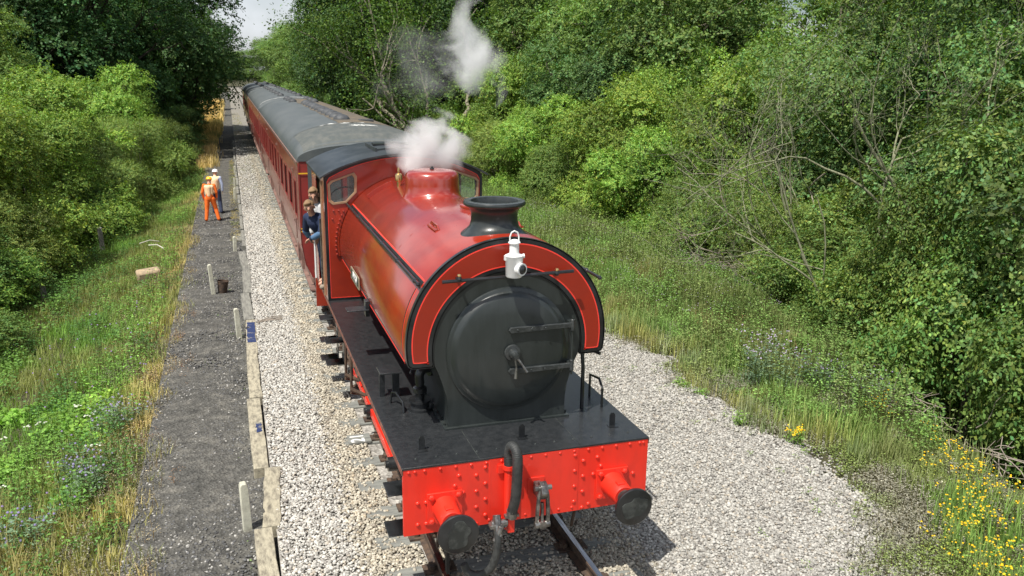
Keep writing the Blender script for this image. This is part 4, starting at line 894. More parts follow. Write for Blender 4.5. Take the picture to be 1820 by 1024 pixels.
def tree_template(key, name, H, Rr, z0, k, r0, r1, ntw, nl, leaf, col, tip, bark, trunk_r, stems=1, shape='round', tw=.32, trunkname='trunk', flat=.7, droop=.25, tone=.25, dead=0.0):
    lb = make_lobes(H, Rr, z0, k, r0, r1, shape, tone); V, F_, Cc = crown(lb, ntw, nl, leaf, col, tw, tipc=tip, flat=flat, droop=droop, dead=dead)
    cm = npmesh('crown', V, F_, Cc, leafm, False, link=False); Vt, Ft = tubes_np(limbs(lb, H, z0, trunk_r, stems, .25)); tm = npmesh(trunkname, Vt, Ft, None, bark, True, link=False)
    TREES[key] = (name, cm, tm, trunkname)
BR, MID, DK, OAK, YG = (.070, .135, .028), (.048, .095, .022), (.022, .052, .018), (.048, .088, .028), (.105, .165, .03)
tree_template('bright1', 'leafy_bush', 6.2, 2.9, .9, 46, .6, 1.15, 10500, 8, .088, BR, YG, bark_g, .07, 5, 'bush')
tree_template('bright2', 'leafy_bush', 6.2, 2.9, .8, 40, .65, 1.25, 10500, 8, .092, (.085, .142, .028), YG, bark_g, .07, 5, 'bush')
tree_template('fine', 'hawthorn_bush', 4.6, 2.6, .2, 44, .5, .95, 15000, 8, .052, (.070, .115, .030), (.12, .17, .05), bark_g, .05, 6, 'bush', tw=.28, tone=.2)
tree_template('fine2', 'hawthorn_bush', 4.6, 2.6, .2, 38, .5, 1.0, 15000, 8, .054, (.058, .10, .028), None, bark_g, .05, 6, 'bush', tw=.28, tone=.2)
tree_template('oak', 'oak_tree', 9.5, 3.6, 1.6, 52, .8, 1.3, 13000, 8, .10, OAK, (.06, .12, .045), bark_d, .17, 1, tw=.36)
tree_template('oak2', 'oak_tree', 9.5, 3.4, 1.4, 48, .8, 1.35, 13000, 8, .10, (.040, .085, .030), (.07, .13, .04), bark_d, .17, 1, tw=.36)
tree_template('hazel', 'hazel_bush', 3.6, 2.2, .75, 34, .5, .9, 7500, 7, .085, (.058, .102, .026), (.08, .15, .04), bark_p, .05, 6, 'bush', tw=.36, flat=1.1)
tree_template('dark', 'broadleaf_tree', 15, 5.6, 1.6, 64, 1.2, 2.0, 13000, 7, .17, DK, (.035, .07, .022), bark_d, .3, 1, tw=.5, tone=.3)
tree_template('dark2', 'broadleaf_tree', 15, 5.4, 1.2, 58, 1.2, 2.2, 13000, 7, .17, (.028, .062, .020), (.045, .085, .03), bark_d, .3, 1, tw=.5, tone=.3)
tree_template('green', 'broadleaf_tree', 13, 4.6, 1.0, 56, 1.0, 1.9, 13000, 7, .15, (.055, .105, .028), (.085, .14, .035), bark_p, .2, 1, tw=.45, tone=.25)
tree_template('green2', 'broadleaf_tree', 13, 4.8, .8, 50, 1.1, 2.0, 13000, 7, .15, (.045, .088, .026), (.07, .12, .03), bark_p, .2, 1, tw=.45)
def place_tree(key, x, y, s=1.0, sz=None, label=None, group=None, z=None, rz=None, cat=None):
    name, cm, tm, tn = TREES[key]; r = empty(name, (x, y, float(ground_h(x, y))-.05 if z is None else z), rng.uniform(0, 6.28) if rz is None else rz)
    r.scale = (s, s, s if sz is None else sz)
    a = bpy.data.objects.new(tn, tm); C.objects.link(a); a.parent = r; b = bpy.data.objects.new('crown', cm); C.objects.link(b); b.parent = r
    tag(r, label, cat or ('bush' if 'bush' in name else 'tree'), group); return r
def row(spec, fmt, group):
    spec = sorted(spec, key=lambda q: math.hypot(q[1]+2.5, q[2]+7))
    for i, (key, x, y, s, sz) in enumerate(spec): place_tree(key, x, y, s, sz, fmt % (ORD[i] if i < len(ORD) else 'farthest'), group)
# left side
row([('bright1', -10.6, 16.5, .80, .72), ('fine', -9.7, 20.3, .9, .85), ('bright2', -10.6, 22, 1.0, 1.0), ('bright1', -9.3, 26.6, .92, .95), ('fine2', -8.0, 30.5, .95, .9), ('bright2', -9.6, 31, 1.05, 1.05), ('fine', -7.0, 34.5, .95, 1.05), ('bright1', -8.2, 38, 1.0, 1.1), ('bright2', -12.5, 29, 1.1, 1.25), ('fine2', -6.4, 40, .8, .9), ('green', -12.5, 38, .7, .7)],
    'yellow green bush of the left thicket, %s to the camera', 'bushes of the thicket left of the path')
row([('hazel', -9.0, 13.6, .7, .5), ('hazel', -9.6, 18.4, .8, .7), ('hazel', -7.6, 27.2, .6, .5)], 'low green shrub at the foot of the left thicket, %s to the camera', 'low shrubs left of the path')
row([('dark', -9.5, 49, 1.05, 1.05), ('dark2', -6.9, 57, 1.1, 1.2), ('dark', -13.5, 47, 1.0, 1.0), ('dark2', -12, 66, 1.1, 1.15), ('dark', -8.2, 70, .95, 1.0)], 'dark tree overhanging the path on the left, %s to the camera', 'dark trees left of the path')
row([('oak', -6.3, 47, .55, .42), ('oak2', -6.6, 53, .6, .45), ('oak', -6.8, 60, .6, .5)], 'dark low shrub under the big left trees, %s to the camera', 'dark shrubs under the left trees')
row([('green', -17, 44, .9, .9), ('green2', -14.5, 56, 1, 1), ('green', -21, 54, 1.1, 1.05), ('green2', -17, 68, 1.1, 1.1), ('green', -26, 66, 1.2, 1.2)], 'mid green tree at the back left, %s to the camera', 'trees at the back left')
row([('green2', -9, 95, .8, .7), ('green', -8.5, 112, .8, .6), ('green2', -11, 130, .9, .7), ('green', -12, 150, 1, .7)], 'distant green tree left of the line, %s to the camera', 'distant trees left of the line')
row([('green2', -38+k*11+rng.uniform(-2, 2), 250+rng.uniform(-8, 8), 1.4, .8) for k in range(8)], 'hazy far tree closing the end of the line, %s to the camera', 'far trees at the end of the line')
# right side
row([('oak', 12.2, 3.6, .95, 1.05), ('oak2', 14.6, 7.2, 1.0, 1.15), ('oak', 16.2, 12.0, 1.1, 1.2), ('oak2', 13.2, .2, .9, 1.0), ('oak', 17.5, 3.5, 1.15, 1.3)], 'dark green oak at the right edge, %s to the camera', 'oaks at the right edge')
row([('hazel', 9.7, 1.5, .8, 1.3), ('hazel', 10.1, 3.9, .85, 1.4), ('hazel', 10.2, 6.0, .75, 1.1), ('hazel', 10.2, 7.6, .6, .6), ('hazel', 13.0, 6.4, 1.0, 1.3), ('hazel', 9.9, -1.0, .8, 1.3), ('hazel', 11.6, 2.4, 1.0, 1.6), ('hazel', 10.9, 9.8, .8, .7), ('hazel', 12.9, 10.6, 1.0, 1.2)], 'broad leaved hazel shrub on the right bank, %s to the camera', 'hazel shrubs on the right bank')
row([('fine', 12.2, 12.6, .95, 1.0), ('fine2', 11.5, 15.8, .9, .9), ('fine', 13.6, 15.6, 1.05, 1.2), ('bright1', 11.3, 19.5, .80, .85), ('bright2', 12.2, 22.8, 1.0, 1.1), ('fine2', 10.6, 25, .9, .95), ('bright1', 10.9, 28.6, .9, 1.0), ('fine', 9.6, 31.5, .9, 1.0), ('bright2', 14.6, 18.8, 1.05, 1.25), ('bright1', 15.2, 24.6, 1.1, 1.4), ('fine2', 9.2, 36.5, .9, 1.0), ('bright2', 10.8, 34.5, 1.0, 1.2), ('bright1', 8.7, 42, .7, .75)],
    'green bush in the hedge right of the engine, %s to the camera', 'bushes of the right hand hedge')
row([('green', 17.5, 18.5, .9, .95), ('green2', 16.8, 28, .9, .95), ('green', 15, 35, .85, .95), ('green2', 20.5, 11, 1, 1), ('green', 22, 23, 1.1, 1.1), ('green2', 20.5, 33, 1.1, 1.15), ('green', 13.2, 42, .85, .9), ('green2', 18, 42, 1.1, 1.15), ('green', 22, 4, 1.1, 1.15), ('oak2', 14.0, 30.5, 1.0, 1.1)],
    'tall green tree behind the right hand hedge, %s to the camera', 'tall trees behind the right hedge')
row([('dark', 11.2, 48, .85, .95), ('dark2', 10.2, 56, .85, 1.0), ('dark', 10, 66, .9, 1.0), ('dark2', 10.5, 77, 1.0, 1.0), ('dark', 15.5, 53, 1.1, 1.15), ('dark2', 17, 66, 1.2, 1.2), ('dark', 17, 80, 1.2, 1.2), ('dark2', 8.6, 46, .8, 1.15), ('dark', 7.0, 60, .9, 1.35), ('dark2', 8.4, 82, .95, 1.25), ('oak', 7.6, 50, .6, .5), ('oak2', 7.4, 60, .6, .5), ('oak', 7.4, 70, .6, .5)], 'dark tree of the wood right of the coaches, %s to the camera', 'dark trees right of the coaches')
row([('green', 9.2, 90, .95, .85), ('green2', 8.6, 104, .95, .85), ('green', 8.6, 120, 1.0, .85), ('green2', 9, 138, 1.15, .9), ('green', 10.5, 158, 1.4, 1.0), ('green2', 16, 100, 1.2, 1.2), ('green', 17, 125, 1.3, 1.2), ('green2', 8, 185, 1.3, .9), ('dark2', 13.5, 90, .9, 1.0)], 'lighter green tree beyond the last coach, %s to the camera', 'far trees right of the line')

bark_l = paint('lichened_bark', (.30, .31, .20), .9, scale=9, col2=(.17, .17, .10), bump=1, streak=(3, 3, .8))
# bare-limbed multi-stem shrubs on the right
def bare_tree(name, x, y, z, stems, label, leaves=500, bark=bark_g, leafc=(.07, .12, .03), cat='tree', lsz=.06, r0=.06, depth=4, ln0=2.0, sig=.16):
    paths = []; ends = []
    def grow(p, d, L_, r, dep):
        n = 6; q = [np.array(p)]; dd = np.array(d, float)
        for i in range(n-1):
            dd = unit(dd+rng.normal(0, .16, 3)+UP*.05); q.append(q[-1]+dd*L_/(n-1))
        paths.append((np.array(q), np.linspace(r, r*.62, n))); ends.append((q[-1], dd))
        if dep > 0:
            for _ in range(2 if rng.random() < .6 else 3):
                k = rng.integers(2, n); nd = unit(dd+rng.normal(0, .55, 3)+UP*.1); grow(q[k], nd, L_*rng.uniform(.55, .85), r*rng.uniform(.45, .62), dep-1)
    for s in stems: grow(np.array([s[0], s[1], -.4]), unit(np.array(s[2:5], float)), s[5], s[6], depth)
    r = empty(name, (x, y, z)); V, F_ = tubes_np(paths); npmesh('trunk', V, F_, None, bark, True, r)
    if leaves:
        E_ = np.array([e[0] for e in ends]); idx = rng.integers(0, len(E_), leaves); b = E_[idx]+rng.normal(0, sig, (leaves, 3)); sz = lsz*rng.uniform(.6, 1.3, leaves)
        V, F_ = leaves_at(b, rng.normal(size=(leaves, 3)), UP+rng.normal(0, .5, (leaves, 3)), sz, sz*.6); npmesh('crown', V, F_, np.repeat(hsvjit(leafc, leaves), 4, axis=0), leafm, False, r)
    tag(r, label, cat); return r
bare_tree('elder_tree', 10.9, 8.0, -1.3, [(0, 0, -.36, -.05, 1, 3.8, .075), (.05, .05, -.08, .05, 1, 3.9, .07), (-.05, 0, -.52, .1, 1, 3.6, .05)], 'half bare elder with forked mossy stems at the front of the right wood', 9000, bark_l, (.12, .19, .045), depth=6, sig=.28)
bare_tree('sparse_tree', 11.6, 11.2, -1.2, [(0, 0, -.25, 0, 1, 4.6, .045), (.1, .1, -.42, .0, 1, 4.4, .04)], 'pale net of fine bare branches just behind the forked elder', 2500, bark_l, (.12, .19, .045), depth=6, sig=.3)
bare_tree('sparse_tree', 12.0, 8.4, -1.4, [(0, 0, -.05, 0, 1, 3.8, .10)], 'single pale sinuous trunk with sparse leaves right of the forked elder', 6000, bark_p, depth=4)
bare_tree('sparse_tree', 11.9, 5.6, -1.6, [(0, 0, -.1, .1, 1, 2.8, .085), (.1, 0, .35, .1, .8, 2.8, .07), (.0, 0, -.5, .1, .8, 2.2, .05)], 'mossy forked trunk in deep shade near the right edge', 5000, bark_l, depth=4)
bare_tree('sparse_tree', 12.6, 13.4, -1.2, [(0, 0, -.35, -.1, .9, 3.0, .06), (.1, .1, .1, 0, 1, 3.2, .06)], 'thin grey bare branches rising above the right hand hawthorns', 900, deadtw, depth=5)
bare_tree('ivy_tree', 8.1, 39, -1.0, [(0, 0, -.02, 0, 1, 5.0, .22), (.05, 0, .12, 0, 1, 6.2, .12), (-.05, 0, -.2, 0, 1, 6.6, .12)], 'pale forked trunk with ivy behind the steam', 14000, bark_p, (.10, .17, .035), depth=3, lsz=.15, sig=.75)
bare_tree('sparse_tree', 9.8, 43.5, -1.0, [(0, 0, -.28, 0, 1, 7, .2)], 'leaning pale trunk left of the forked ivy tree behind the steam', 9000, bark_p, (.08, .14, .03), depth=3, lsz=.16, sig=.8)
# brushwood heaps
def heap(x, y, z, n, sx, sy, h, label, L_=.9):
    paths = []
    for _ in range(n):
        a = np.array([rng.normal(0, sx), rng.normal(0, sy), rng.uniform(0, h)]); d = unit(rng.normal(size=3)*np.array([1, 1, .45])); paths.append((wobble(a, a+d*L_*rng.uniform(.4, 1.3), 5, .05), np.linspace(.011, .004, 5)))
    V, F_ = tubes_np(paths); o = npmesh('brushwood', V, F_, None, deadtw, True); o.location = (x, y, z); tag(o, label, 'brushwood', kind='stuff')
heap(10.0, 13.6, -1.0, 420, .8, .7, .9, 'grey dead brushwood under the hedge right of the grass verge')
heap(8.9, 19.5, -.5, 220, .6, 1.2, .5, 'grey brushwood along the hedge foot farther back')
heap(7.6, 3.2, -.5, 40, .25, .4, .5, 'pale dead stalks at the top of the dark bank', .7)
heap(7.4, 1.2, -.4, 30, .25, .4, .4, 'thin dead stalks above the bank by the yellow flowers', .6)
lbp = tubes_np([(wobble((0, 0, 0), (-1.5, .3, 1.2), 6, .04), np.linspace(.03, .012, 6)), (wobble((-.6, .1, .5), (-1.0, -.3, 1.1), 5, .03), np.linspace(.014, .005, 5))])
o = npmesh('fallen_branch', *lbp, None, deadtw, True); o.location = (10.9, 11.2, -.6); tag(o, 'pale broken branch lying across the hawthorn above the brushwood', 'branch')

# ------------------------------------------------------------------ ground cover (uncountable)
class FB:
    def __init__(s): s.V = []; s.F = []; s.C = []; s.n = 0
    def add(s, V, F_, Cc): s.V.append(V); s.F.append(F_+s.n); s.C.append(Cc); s.n += len(V)
    def build(s, name, label, cat='ground cover', kind='stuff', mat=None, parent=None):
        o = npmesh(name, np.concatenate(s.V), np.concatenate(s.F), np.concatenate(s.C), mat or grassm, False, parent)
        if not parent: tag(o, label, cat, kind=kind)
        return o
    def blades(s, P, h, col, nb=8, spread=.07, w=.008, lean=.35):
        n = len(P); h = np.broadcast_to(h, (n,)); b = np.repeat(P, nb, axis=0)+np.concatenate([rng.normal(0, spread, (n*nb, 2)), np.zeros((n*nb, 1))], 1)
        hh = np.repeat(h, nb)*rng.uniform(.55, 1.15, n*nb); a = rng.uniform(0, 2*PI, n*nb); dl = np.stack([np.cos(a), np.sin(a), 0*a], 1); ws = np.stack([-np.sin(a), np.cos(a), 0*a], 1)*w
        le = (rng.uniform(.2, 1, n*nb)*lean*hh)[:, None]; p1 = b+UP*hh[:, None]*.6+dl*le*.35; p2 = b+UP*hh[:, None]+dl*le
        V = np.stack([b-ws, b+ws, p1+ws*.8, p1-ws*.8, p2+ws*.15, p2-ws*.15], 1).reshape(-1, 3); i = np.arange(n*nb)*6
        F_ = np.concatenate([np.stack([i, i+1, i+2, i+3], 1), np.stack([i+3, i+2, i+4, i+5], 1)]); c = np.repeat(np.repeat(col, nb, axis=0)*np.exp(rng.normal(0, .18, (n*nb, 1))), 6, axis=0); s.add(V, F_, c)
    def herbs(s, P, h, col, nl=14, leaf=.05, spread=.09, stemc=(.09, .10, .04), asp=.4, rise=.5):
        n = len(P); h = np.broadcast_to(h, (n,))*rng.uniform(.7, 1.2, n); a = rng.uniform(0, 2*PI, n); top = P+UP*h[:, None]+np.stack([np.cos(a), np.sin(a), 0*a], 1)*(h*.15)[:, None]
        ws = np.array([.004, .0, 0]); V = np.stack([P-ws, P+ws, top+ws*.5, top-ws*.5], 1).reshape(-1, 3); s.add(V, np.arange(len(V)).reshape(-1, 4), np.repeat(hsvjit(stemc, n), 4, axis=0))
        t = rng.uniform(.1, 1, (n, nl)); b = P[:, None]+(top-P)[:, None]*t[..., None]; aa = rng.uniform(0, 2*PI, (n, nl)); r = spread*(1.1-t*.6)*rng.uniform(.1, 1, (n, nl)); dl = np.stack([np.cos(aa), np.sin(aa), rise*rng.uniform(-.3, 1, (n, nl))], -1)
        b = (b+dl*r[..., None]).reshape(-1, 3); sz = leaf*rng.uniform(.6, 1.3, len(b)); V, F_ = leaves_at(b, dl.reshape(-1, 3), UP+rng.normal(0, .5, (len(b), 3)), sz, sz*asp)
        c = np.repeat(np.repeat(col, nl, axis=0)*np.exp(rng.normal(0, .2, (len(b), 1))), 4, axis=0); s.add(V, F_, c); return top
    def heads(s, P, r, col, flat=.5):
        n = len(P); o = np.array([(1, 0, 0), (0, 1, 0), (-1, 0, 0), (0, -1, 0), (.6, 0, flat), (0, .6, flat), (-.6, 0, flat), (0, -.6, flat)]); V = (P[:, None]+o[None]*np.broadcast_to(r, (n,))[:, None, None]).reshape(-1, 3)
        f = np.array([(0, 1, 5, 4), (1, 2, 6, 5), (2, 3, 7, 6), (3, 0, 4, 7), (4, 5, 6, 7)]); F_ = (f[None]+(np.arange(n)*8)[:, None, None]).reshape(-1, 4)
        s.add(V, F_, np.repeat(np.asarray(col)*np.exp(rng.normal(0, .12, (n, 1))), 8, axis=0))
def region(n, x0, x1, y0, y1, cond=None, yp=1.0):
    x = rng.uniform(x0, x1, n); y = y0+(y1-y0)*rng.random(n)**yp
    if cond is not None: k = cond(x, y); x, y = x[k], y[k]
    return np.stack([x, y, ground_h(x, y)-.01], 1)
GRN = np.array([.085, .150, .030]); STR = np.array([.34, .27, .12]); DKG = np.array([.04, .085, .022]); OLV = np.array([.12, .13, .045]); GRY = np.array([.17, .165, .13])
def mixcol(P, a, b, s=1.3, seed=1, lo=.4, hi=.6, jit=.18):
    f = np.clip((vnoise(P[:, 0], P[:, 1], s, seed)*.7+vnoise(P[:, 0], P[:, 1], s*.3, seed+5)*.3-lo)/(hi-lo), 0, 1)[:, None]
    return 2.0*(np.asarray(a)*(1-f)+np.asarray(b)*f)*np.exp(rng.normal(0, jit, (len(P), 1)))
lx = lambda y: -3.42-.32*vnoise(y, y*0, .5, 2)-.45*vnoise(y, y*0, 2.6, 4)
inview = lambda x, y: (x > -2.56-.245*(y+7.1)-2.6)
# left verge
g = FB()
P = region(19000, -13, -3.4, -2.5, 46, lambda x, y: (x < lx(y)) & inview(x, y), 1.15)
edge = np.clip((P[:, 0]-(-5.2))/1.2, 0, 1)[:, None]; near = np.clip((6-P[:, 1])/3, 0, 1)[:, None]*np.clip((-P[:, 0]-4.3)/1., 0, 1)[:, None]
col = mixcol(P, GRN, OLV, 1.6, 1); col = col*(1-edge*.75)+mixcol(P, OLV, STR*.9, .7, 8)*edge*.75; col = col*(1-near*.7)+STR*near*.7
g.blades(P, .20+.16*vnoise(P[:, 0], P[:, 1], 1.1, 6)-.1*edge[:, 0]+.12*near[:, 0], col*1.12, 10, .10, .0065, .6)
g.build('verge_grass', 'tall mixed green and straw grass on the left bank beside the cinder path')
g = FB()
P = region(15000, -13, -3.7, -2.5, 40, lambda x, y: (x < lx(y)-.35) & inview(x, y) & (vnoise(x, y, 1.1, 12) > .3), 1.15)
g.herbs(P, .22+.34*vnoise(P[:, 0], P[:, 1], 1.4, 13), mixcol(P, GRN*1.1, DKG*1.2, 1.5, 14), 16, .055, .12, asp=.5)
P = region(2600, -7.5, -4.3, -1, 9, lambda x, y: (x < -4.9+.3*vnoise(x, y, 1, 3)) & (vnoise(x, y, .9, 21) > .5))
g.herbs(P, .22, mixcol(P, (.15, .22, .035), (.10, .18, .03), .8, 22), 12, .085, .14, asp=.75)
P = region(700, -9, -4.3, -1, 16, lambda x, y: x < -4.4); g.heads(P+UP*rng.uniform(.3, .55, (len(P), 1)), .006, np.full((len(P), 3), .28)*np.array([.9, .8, 1.2]))
P = region(9, -6.3, -4.6, 3.5, 9); 
for q in P: qq = q+np.concatenate([rng.normal(0, .05, (7, 2)), np.full((7, 1), .42)], 1); g.heads(qq, .02, np.full((7, 3), .68)*np.array([1, 1, .88]), .3)
P = region(60, -6.5, -4.2, 1, 14); g.heads(P+UP*.45, .018, np.tile(np.array([[.30, .22, .42]]), (len(P), 1)), .8)
g.build('verge_herbs', 'leafy green wild plants growing through the grass on the left bank')
g = FB()   # dry grey-brown fringe along the path edge
P = region(5600, -5.3, -3.35, -2.5, 24, lambda x, y: (x < lx(y)+.2*vnoise(x, y, .4, 33)) & (vnoise(x, y, .6, 31) > .33)); g.herbs(P, .20, mixcol(P, GRY, STR*.8, .7, 32), 14, .028, .11, stemc=(.22, .17, .1), asp=.35)
P = region(1500, -4.9, -3.5, -2.5, 14, lambda x, y: (vnoise(x, y, .8, 35) > .6)); g.herbs(P, .16, mixcol(P, (.24, .15, .08), GRY*1.3, .4, 36), 16, .022, .09, stemc=(.25, .16, .1), asp=.4)
g.build('dry_weeds', 'dry grey and brown weeds fringing the left edge of the cinder path')
g = FB()   # small plants on the cinders
P = region(260, -3.8, -2.6, -1.5, 20); g.herbs(P, .05, mixcol(P, GRN*1.2, (.12, .17, .07), .5, 40), 18, .035, .07, asp=.5)
P = region(900, -2.3, -1.5, 30, 100); P = np.concatenate([P, region(420, -2.75, -2.5, 20, 45)]); P[:, 2] = np.maximum(P[:, 2], -.2); P = np.concatenate([P, region(700, -3.6, -2.6, 24, 60)]); g.herbs(P, .06, mixcol(P, OLV, STR*.6, 1, 41), 8, .04, .08)
g.build('path_weeds', 'small green weeds dotted over the cinder path')
# straw bank farther down the left
g = FB(); P = region(9000, -9, -3.6, 42, 120, lambda x, y: x > -4-(y-40)*.06)
g.blades(P, .55, mixcol(P, STR*1.1, OLV, 4, 51, .5, .8), 7, .16, .02); P = region(2500, -6, -3.6, 66, 130); g.blades(P, .9, mixcol(P, STR*1.2, STR, 4, 52), 7, .2, .03); g.build('straw_grass', 'tall straw coloured grass beside the path beyond the dark tree')
# right verge
g = FB(); xr = lambda y: bedge(y)+.05
P = region(16000, 2.6, 10.4, -2.6, 34, lambda x, y: (x > xr(y)+np.clip((3.2-y)*.35, 0, 1.0)) & (x < xedge(y)+.5), 1.1)
col = mixcol(P, (.10, .17, .045), (.13, .155, .06), 1.4, 62); e = np.clip(1-(P[:, 0]-xr(P[:, 1]))/1.2, 0, 1)[:, None]; col = col*(1-e*.6)+mixcol(P, STR*.8, GRY, .6, 63)*e*.6
g.blades(P, .16+.38*vnoise(P[:, 0], P[:, 1], .6, 64)**1.5+.12*np.clip((P[:, 1]-6)/4, 0, 1), col, 9, .07, .0075); g.build('right_verge_grass', 'green grass verge between the ballast and the hedge on the right')
g = FB()
P = region(15000, 5.0, 10.8, 1.5, 30, lambda x, y: (np.hypot(x-5.9, y-4.6) > .75) & (x > xr(y)+.25+np.clip((4.2-y)*.45, 0, 1.2)) & (x < xedge(y)+.7) & (vnoise(x, y, .9, 70) > .22))
g.herbs(P, .24+1.0*vnoise(P[:, 0], P[:, 1], .55, 71)**1.8*np.clip((P[:, 0]-4.9)/1.2, .2, 1), mixcol(P, (.095, .175, .045), (.12, .155, .055), 1.1, 72), 18, .046, .11, asp=.5)
P = region(900, 5.6, 7.6, 6, 15); P = P[vnoise(P[:, 0], P[:, 1], .7, 75) > .6]; g.herbs(P, .55, mixcol(P, (.17, .11, .05), (.13, .13, .05), .4, 76), 12, .03, .07, stemc=(.2, .12, .06))
P = region(900, 6, 10, 8, 24); g.heads(P+UP*.55, .012, np.tile([[.42, .38, .44]], (len(P), 1)), .7)
g.build('right_verge_herbs', 'leafy nettles and wild plants on the verge right of the ballast')
g = FB()   # low creeping plants near right
P = region(24000, 2.3, 7.4, -2.6, 8.5, lambda x, y: (x > bedge(y)-.65+1.0*vnoise(x, y, .8, 81)) & (rng.random(len(x)) < .25+np.clip((x-bedge(y))/.9, 0, .8)) & (x < xedge(y)+.3) & (vnoise(x, y, .5, 80) > .25))
g.herbs(P, .12+.12*vnoise(P[:, 0], P[:, 1], .7, 83), mixcol(P, (.11, .15, .045), GRY*.9, .6, 82), 12, .03, .08, stemc=(.14, .12, .07), asp=.5); P = region(420, 3.0, 5.0, -2.2, 11, lambda x, y: (x < bedge(y)) & (rng.random(len(x)) < np.exp(-(bedge(y)-x)*2.2))); P[:, 2] = -.19; g.herbs(P, .09, mixcol(P, (.10, .16, .04), GRY, .5, 86), 16, .034, .08)
g.build('low_weeds', 'low olive and grey weeds creeping over the edge of the right ballast')
g = FB()   # yellow flowers
P = region(1500, 3.9, 7.2, -2.4, 3.4, lambda x, y: (x < xedge(y)+.2) & (x > bedge(y)+.55+.9*vnoise(x, y, .6, 90)+.35*np.clip(y, 0, 3)) & (vnoise(x, y, .35, 91)*.5+rng.random(len(x))*.6 > .42)); top = g.herbs(P, .38, mixcol(P, (.16, .19, .04), GRN*1.2, .5, 92), 16, .035, .07, asp=.35)
T_ = np.repeat(top, 6, axis=0)+rng.normal(0, .035, (len(top)*6, 3))*np.array([1, 1, .6]); T_ = T_[rng.random(len(T_)) < .32]; g.heads(T_, rng.uniform(.009, .018, len(T_)), np.tile([[.85, .60, .02]], (len(T_), 1)), .6)
g.build('yellow_flowers', 'yellow wild flowers on the verge at the bottom right')
# undergrowth below the hedges
g = FB(); P = region(11000, 7.2, 17, -3, 46, lambda x, y: (x > xedge(y)+.3) & (x < xedge(y)+7) & ((y > 9) | (rng.random(len(x)) < .06))); g.herbs(P, .4, mixcol(P, DKG*1.2, GRN*.7, 1.3, 101), 14, .085, .22, asp=.65)
P = region(6500, -16, -6.3, 9, 46, lambda x, y: x < -6.6-.5*vnoise(y, y*0, 2, 103)); g.herbs(P, .45, mixcol(P, DKG*1.3, GRN*.8, 1.3, 102), 12, .08, .22, asp=.65)
P = region(7000, 3.6, 9, 30, 110, lambda x, y: x > 3.6); g.blades(P, .5, mixcol(P, OLV, DKG*1.3, 3, 104), 6, .2, .03)
g.build('undergrowth', 'dark tangled undergrowth beneath the trees and hedges', mat=leafm)
# individual thistles and weeds
def thistle(x, y, h, r, n, label, head=(.38, .28, .48), seedy=.4, lsz=.07, nh=2):
    z = float(ground_h(x, y)); root = empty('thistle_plant', (x, y, z)); a = rng.uniform(0, 2*PI, n); rr = r*np.sqrt(rng.random(n)); P = np.stack([rr*np.cos(a), rr*np.sin(a), 0*a-.02], 1)
    f = FB(); top = f.herbs(P, h, mixcol(P, (.085, .13, .075), (.06, .10, .06), .3, 5), 30, lsz, .10, asp=.3); f.build('foliage', None, parent=root)
    f = FB(); T = np.repeat(top, nh, axis=0)+rng.normal(0, .06, (len(top)*nh, 3))*np.array([1, 1, .8]); f.heads(T, rng.uniform(.010, .020, len(T)), np.tile([head], (len(T), 1)), .9); f.build('flower_heads', None, parent=root)['kind'] = 'stuff'
    tag(root, label, 'thistle', 'thistles on the verges')
thistle(5.95, 4.65, .95, .36, 46, 'tall lilac headed thistle clump at the front of the right verge', (.46, .38, .54))
thistle(7.05, 4.6, .6, .5, 36, 'thistle clump on the bank edge just right of the tallest one', (.30, .24, .38))
thistle(7.25, 3.6, .55, .4, 26, 'last thistle clump before the dark bank drops away', (.30, .24, .38))
thistle(-4.75, 4.6, .5, .35, 26, 'blue green thistle clump in grass left of the nearest post', (.30, .26, .46))
thistle(-4.5, 6.6, .5, .4, 26, 'grey green thistle clump left of the second timber board', (.34, .30, .46))
thistle(-5.3, 3.6, .45, .3, 18, 'dark thistle clump standing in the straw at lower left', (.26, .22, .42))
def weed(x, y, h, r, n, label, flower=None):
    z = float(ground_h(x, y)) if x > 5 else -.19; root = empty('weed_plant', (x, y, z)); a = rng.uniform(0, 2*PI, n); rr = r*np.sqrt(rng.random(n)); P = np.stack([rr*np.cos(a), rr*np.sin(a), 0*a-.02], 1)
    f = FB(); top = f.herbs(P, h, mixcol(P, (.11, .19, .04), (.09, .15, .035), .3, 5), 18, .04, .07, asp=.5); f.build('foliage', None, parent=root)
    if flower is not None: f = FB(); T = np.repeat(top, 5, axis=0)+rng.normal(0, .03, (len(top)*5, 3)); f.heads(T, .013, np.tile([flower], (len(T), 1)), .6); f.build('flower_heads', None, parent=root)['kind'] = 'stuff'
    tag(root, label, 'plant', 'weeds on the ballast')
weed(4.5, 5.0, .14, .14, 12, 'small bright green weed on the ballast right of the smokebox'); weed(4.62, 4.5, .12, .12, 10, 'second small green weed just in front of the first on the ballast')
weed(4.95, 2.45, .24, .13, 14, 'yellow flowered weed standing alone on the ballast edge', (.85, .62, .02)); weed(4.6, 3.35, .2, .12, 9, 'thin dull green weed sprouting from the right ballast')

